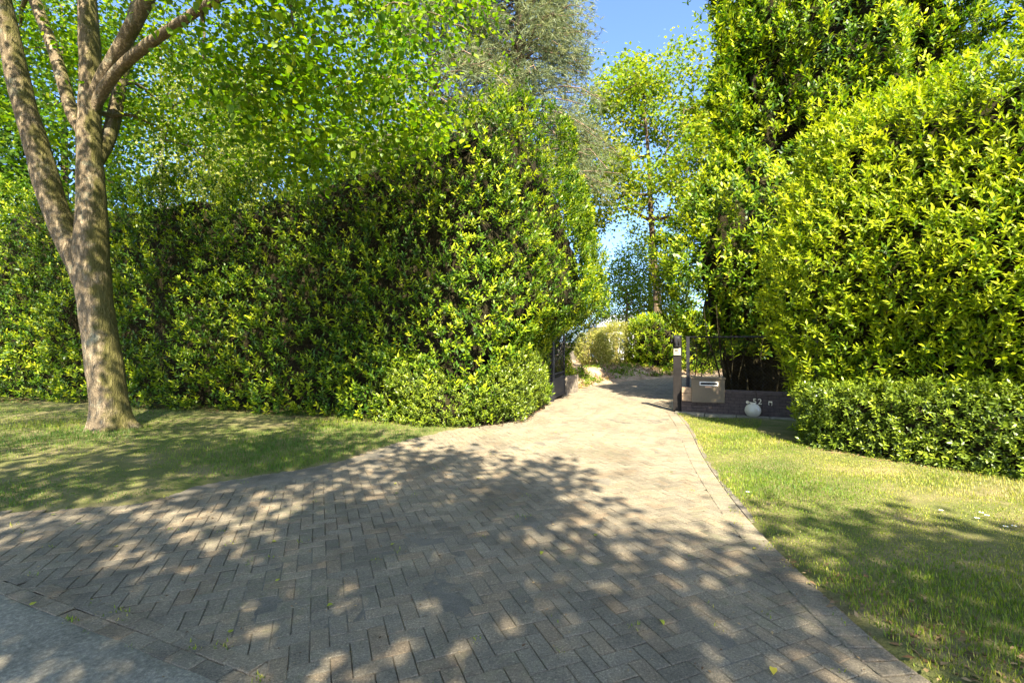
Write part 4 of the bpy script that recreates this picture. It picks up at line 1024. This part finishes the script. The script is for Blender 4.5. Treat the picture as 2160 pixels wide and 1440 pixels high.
def gate_post2():
    o = ga-0.15*gv/GL
    th = thing('gate_post', 'black iron post half buried in the hedge beside the open gate', 'post', (o[0]-.03, o[1], 0), ga_ang)
    mb = MB(); mb.box(-.075, .075, -.075, .075, -.05, 1.72, .008); mb.build('shaft', M_iron, th)
    mb = MB(); mb.box(-.09, .09, -.09, .09, 1.721, 1.76, .01); mb.build('cap', M_iron, th)
    mb = MB(); mb.box(-.22, -.09, -.10, .02, .42, .58, .01); mb.build('gate_motor', M_iron, th)
gate_post2()
def planter():
    a = gb+np.array([0.02, 0.05]); b = np.array(G(1216, 826)); v = b-a; L = float(np.linalg.norm(v))
    th = thing('sleeper_wall', 'low retaining wall of grey timber sleepers behind the iron gate', 'retaining wall', (a[0], a[1], 0), math.atan2(v[1], v[0]))
    for k in range(3):
        mb = MB(); mb.box(0.0, L+random.uniform(-.02, .02), -.06, .06, k*.19-.02+.003, (k+1)*.19-.02, .01); mb.build('sleeper', M_sleeper, th)
planter()

# ---------------------------------------------------------------- small plants: verge cover, grass, litter
def groundcover(name, label, poly, n, zf, L, mat, seed, tint, nleaf=7, slen=0.16, up=1.0, tm=LEAF4):
    r = np.random.default_rng(seed); poly = np.asarray(poly); lo, hi = poly.min(0), poly.max(0)
    xy = r.uniform(lo, hi, (n, 2)); xy = xy[poly_sd(xy, poly) > 0.02]
    p = np.c_[xy, zf(xy)]; m_ = lumps(p, seed, 3.0)+0.5*lumps(p, seed+1, 8); p = p[m_ > -0.5+r.normal(0, .3, len(p))]
    R_, T_, S_, t_, a_, b_ = shoots(p, np.tile([0, 0, up], (len(p), 1))+r.normal(0, .5, (len(p), 3)), nleaf, slen, L, (35, 80), tint, .2, seed)
    V, F = instance(tm[0], tm[1], R_, T_, S_)
    o = link(name, np_mesh(name, V, F, mat, {'tint': np.repeat(t_, len(tm[0]))})); tag(o, label, 'plants', None, 'stuff')
vz = lambda xy: 0.02+0.42*smooth01(0, 1.6, poly_sd(xy, VERGE))
VB = [(1.8, 15.2), (2.15, 15.8), (3.4, 18.4), (5.0, 20.1), (7.4, 21.9), (11, 23.6), (11, 25), (7, 23.9), (4.4, 22.2), (2.8, 20), (1.7, 17.5)]
groundcover('ground_cover', 'low green plants covering the bank along the driveway bend', VB, 7500, vz, 0.10, M_back, 61, (0.8, 0.25))
groundcover('dry_ground_cover', 'dry brownish plants and leaves on the bank at the bend', VB, 4500, vz, 0.10, M_litter, 62, (0.85, 0.2), up=0.5)
def zl(xy): return np.full(len(xy), 0.02)
# a leafy young plant by the sleeper wall and one under the hedge end
hedge('young_shrub', 'small leafy shrub on the sleeper wall behind the gate', [(1.35, 15.0), (1.75, 14.9), (1.95, 15.4), (1.6, 15.9), (1.3, 15.6)], const(0.95), nobulge, 60, 0.13, 7, 0.2, M_laurel, (0.75, 0.15), 901, layers=((0, 1.0),), lumpa=.08, rtop=.25, core=False, zmin=.5, cat='shrub')
hedge('young_shrub', 'small fresh green plant at the foot of the hedge beside the gate', [(0.72, 11.85), (1.0, 12.0), (1.0, 12.35), (0.8, 12.5)], const(0.42), nobulge, 110, 0.1, 7, 0.15, M_back, (0.85, 0.15), 902, layers=((0, 1.0),), lumpa=.06, rtop=.15, core=False, cat='plant')

def grass(name, label, poly, n, seed, hmul, tint, dens_bias, boundary=0.02):
    r = np.random.default_rng(seed); poly = np.asarray(poly); lo, hi = poly.min(0), poly.max(0)
    xy = r.uniform(lo, hi, (n*3, 2)); u, v = project(np.c_[xy, 0*xy[:, 0]])
    k = (xy[:, 1] > 0.9) & (u > -450) & (u < 2900); xy = xy[k]
    # nearer blades show larger: thin out with distance
    dd = np.linalg.norm(xy, axis=1); xy = xy[r.uniform(size=len(xy)) < np.clip(6.5/dd, 0.25, 1)**0.8]
    p3 = np.c_[xy, 0*xy[:, 0]]
    sdv = poly_sd(xy, poly)+0.05*lumps(p3, seed+5, 4); m_ = 0.55*lumps(p3, seed, 1.4)+0.45*lumps(p3, seed+1, 5.0)
    k = (sdv > boundary) & (m_+dens_bias+0.5*smooth01(0, .8, sdv) > r.normal(0, .45, len(xy))); xy, m_ = xy[k], m_[k]
    if len(xy) > n: s = r.permutation(len(xy))[:n]; xy, m_ = xy[s], m_[s]
    N = len(xy); tall = 1+0.7*np.clip(lumps(np.c_[xy, 0*xy[:, 0]], seed+7, 1.8), -0.6, 1.5)
    h = hmul*tall*r.uniform(.35, 1.3, N); a = r.uniform(0, 6.28, N); ln = r.uniform(.15, 1.1, N)
    d = np.c_[np.cos(a)*ln, np.sin(a)*ln, np.ones(N)]; sidev = np.c_[-np.sin(a), np.cos(a), 0*a]
    R_ = np.stack([unit(d), sidev, unit(np.cross(unit(d), sidev))], -1)
    tv = np.array([(0, 0, 0), (.4, .055, .03), (.4, -.055, .03), (1, 0, .2)]); tf = np.array([(0, 2, 1), (1, 2, 3)])
    S = np.stack([h, np.clip(h, .03, .08)*0+0.055, h], 1)
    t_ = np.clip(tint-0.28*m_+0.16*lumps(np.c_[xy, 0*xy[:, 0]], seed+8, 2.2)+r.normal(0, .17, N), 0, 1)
    V, F = instance(tv, tf, R_, np.c_[xy, np.full(N, .016)+0.012*r.uniform(size=N)], S)
    tag(link(name, np_mesh(name, V, F, M_grass, {'tint': np.repeat(t_, 4)})), label, 'grass', None, 'stuff')
LG = np.r_[LEFT_S[:38], [(-0.8, 9.3), (-4.8, 10.5), (-9, 11.7), (-18, 14.2), (-18, 5.5)]]
RG = np.r_[off_r, [(9.5, -2.2), (9.0, 1.5), A0+HU*2.6+HN*.15, A0+HN*.15, (4.3, 8.6), (5.0, 9.7), (3.8, 10.0)]]
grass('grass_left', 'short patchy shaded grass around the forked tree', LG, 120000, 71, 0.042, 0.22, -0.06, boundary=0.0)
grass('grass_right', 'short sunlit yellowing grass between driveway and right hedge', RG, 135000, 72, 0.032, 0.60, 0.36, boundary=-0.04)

def litter(name, label, poly, n, seed, L, mat, tint, zf=0.022, edge=None):
    r = np.random.default_rng(seed); poly = np.asarray(poly); lo, hi = poly.min(0), poly.max(0); xy = r.uniform(lo, hi, (n*5, 2)); s = poly_sd(xy, poly)
    k = s > 0
    if edge: k &= r.uniform(size=len(s)) < np.exp(-s/edge)
    xy = xy[k][:n]; N = len(xy); d = np.c_[r.normal(size=(N, 2)), r.normal(0, .12, N)]; nr = r.normal(0, .3, (N, 3))+np.array([0, 0, 1])
    V, F = instance(LEAF4[0], LEAF4[1], frames(d, nr), np.c_[xy, np.full(N, zf)+r.uniform(0, .012, N)], L*r.uniform(.4, 1.2, N))
    t_ = np.clip(r.normal(tint[0], tint[1], N), 0, 1)
    tag(link(name, np_mesh(name, V, F, mat, {'tint': np.repeat(t_, 5)})), label, 'leaf litter', None, 'stuff')
litter('leaf_litter', 'brown leaf litter at the foot of the long hedge', [(-16, 13.2), (-8.8, 11.2), (-4.8, 10.0), (-1.6, 9.0), (-0.5, 8.85), (0.3, 9.4), (0.95, 12.4), (0.6, 12.6), (-0.6, 9.6), (-4.8, 10.8), (-16, 14)], 2600, 81, .07, M_litter, (.45, .25))
litter('leaf_litter', 'brown leaf litter under the low hedge and along the right lawn', [A0-HN*.12-HU*.3, A0-HN*.12+HU*3.2, A0+HU*3.2+HN*.2, A0+HN*.3-HU*.3], 500, 82, .055, M_litter, (.5, .25))
litter('leaf_litter', 'dry leaves and clippings along the paving edge at the lower right', [G(1640, 1175), G(1760, 1290), G(1960, 1440), (2.6, 1.6), (2.75, 2.3), (2.5, 3.2)], 420, 83, .05, M_litter, (.6, .25), zf=.02)
litter('leaf_litter', 'small scattered debris on the paving', [G(0, 1120), G(430, 1030), G(700, 985), G(1080, 920), G(1480, 980), G(1700, 1250), G(1850, 1430), G(300, 1430), G(60, 1220)], 800, 84, .024, M_litter, (.6, .3), zf=.004)

# weeds and grass tufts rooted in the joints and along the gutter
def weeds():
    r = np.random.default_rng(95); c = []
    for k in range(14):
        u = r.uniform(-2.5, 3.5); q_ = R0+RD*u+RN*(r.choice([0.0, 0.105, 0.205])+r.normal(0, .012)); c += [q_+r.normal(0, [.035, .014], 2)@np.array([RD, RN]) for _ in range(int(r.integers(5, 20)))]
    for k in range(90):
        q_ = np.array([r.uniform(-5, 2.2), r.uniform(2.2, 9)]); c += [q_+r.normal(0, .025, 2) for _ in range(int(r.integers(3, 12)))]
    es_ = RIGHT_S[(RIGHT_S[:, 1] < 10) & (RIGHT_S[:, 1] > 1.2)]
    for k in range(70):
        q_ = es_[r.integers(0, len(es_))]+r.normal(0, .09, 2); c += [q_+r.normal(0, .03, 2) for _ in range(int(r.integers(6, 22)))]
    xy = np.array(c); xy = xy[poly_sd(xy, DRIVE) > -0.25]; N = len(xy); a = r.uniform(0, 6.28, N); ln = r.uniform(.3, 1.6, N); h = r.uniform(.01, .03, N)
    d = np.c_[np.cos(a)*ln, np.sin(a)*ln, np.ones(N)]; sv = np.c_[-np.sin(a), np.cos(a), 0*a]; R_ = np.stack([unit(d), sv, unit(np.cross(unit(d), sv))], -1)
    tv = np.array([(0, .05, 0), (0, -.05, 0), (.55, .045, .03), (.55, -.045, .03), (1, 0, .2)]); tf = np.array([(0, 1, 3), (0, 3, 2), (2, 3, 4)])
    V, F = instance(tv, tf, R_, np.c_[xy, np.full(N, -.002)], np.stack([h, np.full(N, .06), h], 1))
    tag(link('weeds', np_mesh('weeds', V, F, M_grass, {'tint': np.repeat(np.clip(r.normal(.55, .25, N), 0, 1), 5)})), 'small weeds and grass growing in the paving joints', 'weeds', None, 'stuff')
weeds()

# single fallen leaves on the paving and daisies in the lawn
me_fl = [np_mesh('fallen_leaf', LEAFH[0]*np.array([1, .9, 1.6]), LEAFH[1], M_yleaf, {'tint': np.full(6, t)}) for t in (.1, .35, .65, .95)]
FL = [(112, 1088, 1, 'pale green fallen leaf by the dirt edge at the far left of the paving'), (575, 1145, 1, None), (583, 1229, 2, None), (484, 1338, 1, None), (835, 1022, 2, None), (1144, 1165, 1, None), (1631, 1411, 3, 'orange-yellow fallen leaf on the paving near the lower right lawn edge'), (1394, 1310, 1, None), (245, 1155, 2, None), (702, 1277, 1, None), (826, 1152, 1, None), (833, 1042, 0, None), (1590, 1160, 2, None), (1935, 1385, 3, 'yellow fallen leaf in the dry edge of the right lawn'), (64, 1280, 2, 'yellow-green fallen leaf on the gutter course beside the road'), (160, 1108, 1, None), (1012, 1010, 2, None), (1254, 1132, 1, None)]
FLAB = {(575, 1145): 'green fallen leaf on paving shade, upper of two below the left lawn', (583, 1229): 'yellow fallen leaf on paving, lower of two below the left lawn', (484, 1338): 'green fallen leaf on paving close to the gutter course',
        (835, 1022): 'yellow fallen leaf on paving nearest the left lawn tip', (1144, 1165): 'green fallen leaf in the middle of the shaded paving', (1394, 1310): 'green fallen leaf on paving in front of the right lawn, nearest the bottom edge',
        (245, 1155): 'yellow fallen leaf on paving below the lime tree trunk', (702, 1277): 'green fallen leaf on paving among the sun spots left of centre', (826, 1152): 'green fallen leaf on paving between the two lawns, left of centre',
        (833, 1042): 'dark green fallen leaf on paving just below the left lawn tip', (1590, 1160): 'yellow fallen leaf on the border course beside the right lawn', (160, 1108): 'green fallen leaf on paving at the dirt edge below the lime tree',
        (1012, 1010): 'yellow fallen leaf on paving in the far shade below the hedge end', (1254, 1132): 'green fallen leaf on paving right of centre in the shade'}
for i, (a, b, k, lab) in enumerate(FL):
    x, y = G(a, b); o = link('fallen_leaf', me_fl[k]); o.location = (x, y, .012); o.scale = (.04,)*3 if k != 3 else (.05,)*3
    o.rotation_euler = (random.uniform(-.25, .25), random.uniform(-.25, .1), random.uniform(0, 6.28))
    tag(o, lab or FLAB[(a, b)], 'leaf', 'fallen leaves on the paving')
def daisy_mesh():
    mb = MB()
    for k in range(11):
        a = 2*math.pi*k/11; c, s = math.cos(a), math.sin(a)
        mb.poly([(c*.004, s*.004, .001), (c*.011-s*.0028, s*.011+c*.0028, .003), (c*.015, s*.015, .002), (c*.011+s*.0028, s*.011-c*.0028, .003)])
    return mb
DLAB = ['tiny white daisy alone in the middle of the right lawn', 'tiny white daisy, left of the close group of three in the lawn', 'tiny white daisy, farthest of the close group of three', 'tiny white daisy, right of the close group of three', 'tiny white daisy, left of the pair nearest the picture edge', 'tiny white daisy, right of the pair nearest the picture edge', 'tiny white daisy at the lawn corner beside the edging stones']
for i, (a, b) in enumerate([(1985, 1087), (2061, 1104), (2070, 1092), (2082, 1098), (2121, 1122), (2139, 1121), (1577, 1047)]):
    x, y = G(a, b); th = thing('daisy', DLAB[i], 'flower', (x, y, .05), 0, 'daisies in the right lawn')
    dm = daisy_mesh(); dm.v = [(p*1.3, q_*1.3, z) for p, q_, z in dm.v]; dm.build('petals', M_daisy, th)
    mb = MB(); mb.lathe([(.006, .001), (.005, .005), (.0005, .0065)], (0, 0, 0), 8); mb.build('centre', M_daisyc, th)
    mb = MB(); mb.tube([(0, 0, -.04), (.003, 0, 0)], .0015, 4); mb.build('stalk', M_twig_green, th)
print('TRIS', sum(sum(len(p.vertices)-2 for p in o.data.polygons) if len(o.data.polygons) < 5000 else len(o.data.loops)-2*len(o.data.polygons) for o in SC.objects if o.type == 'MESH'), 'OBJ', len(SC.objects))
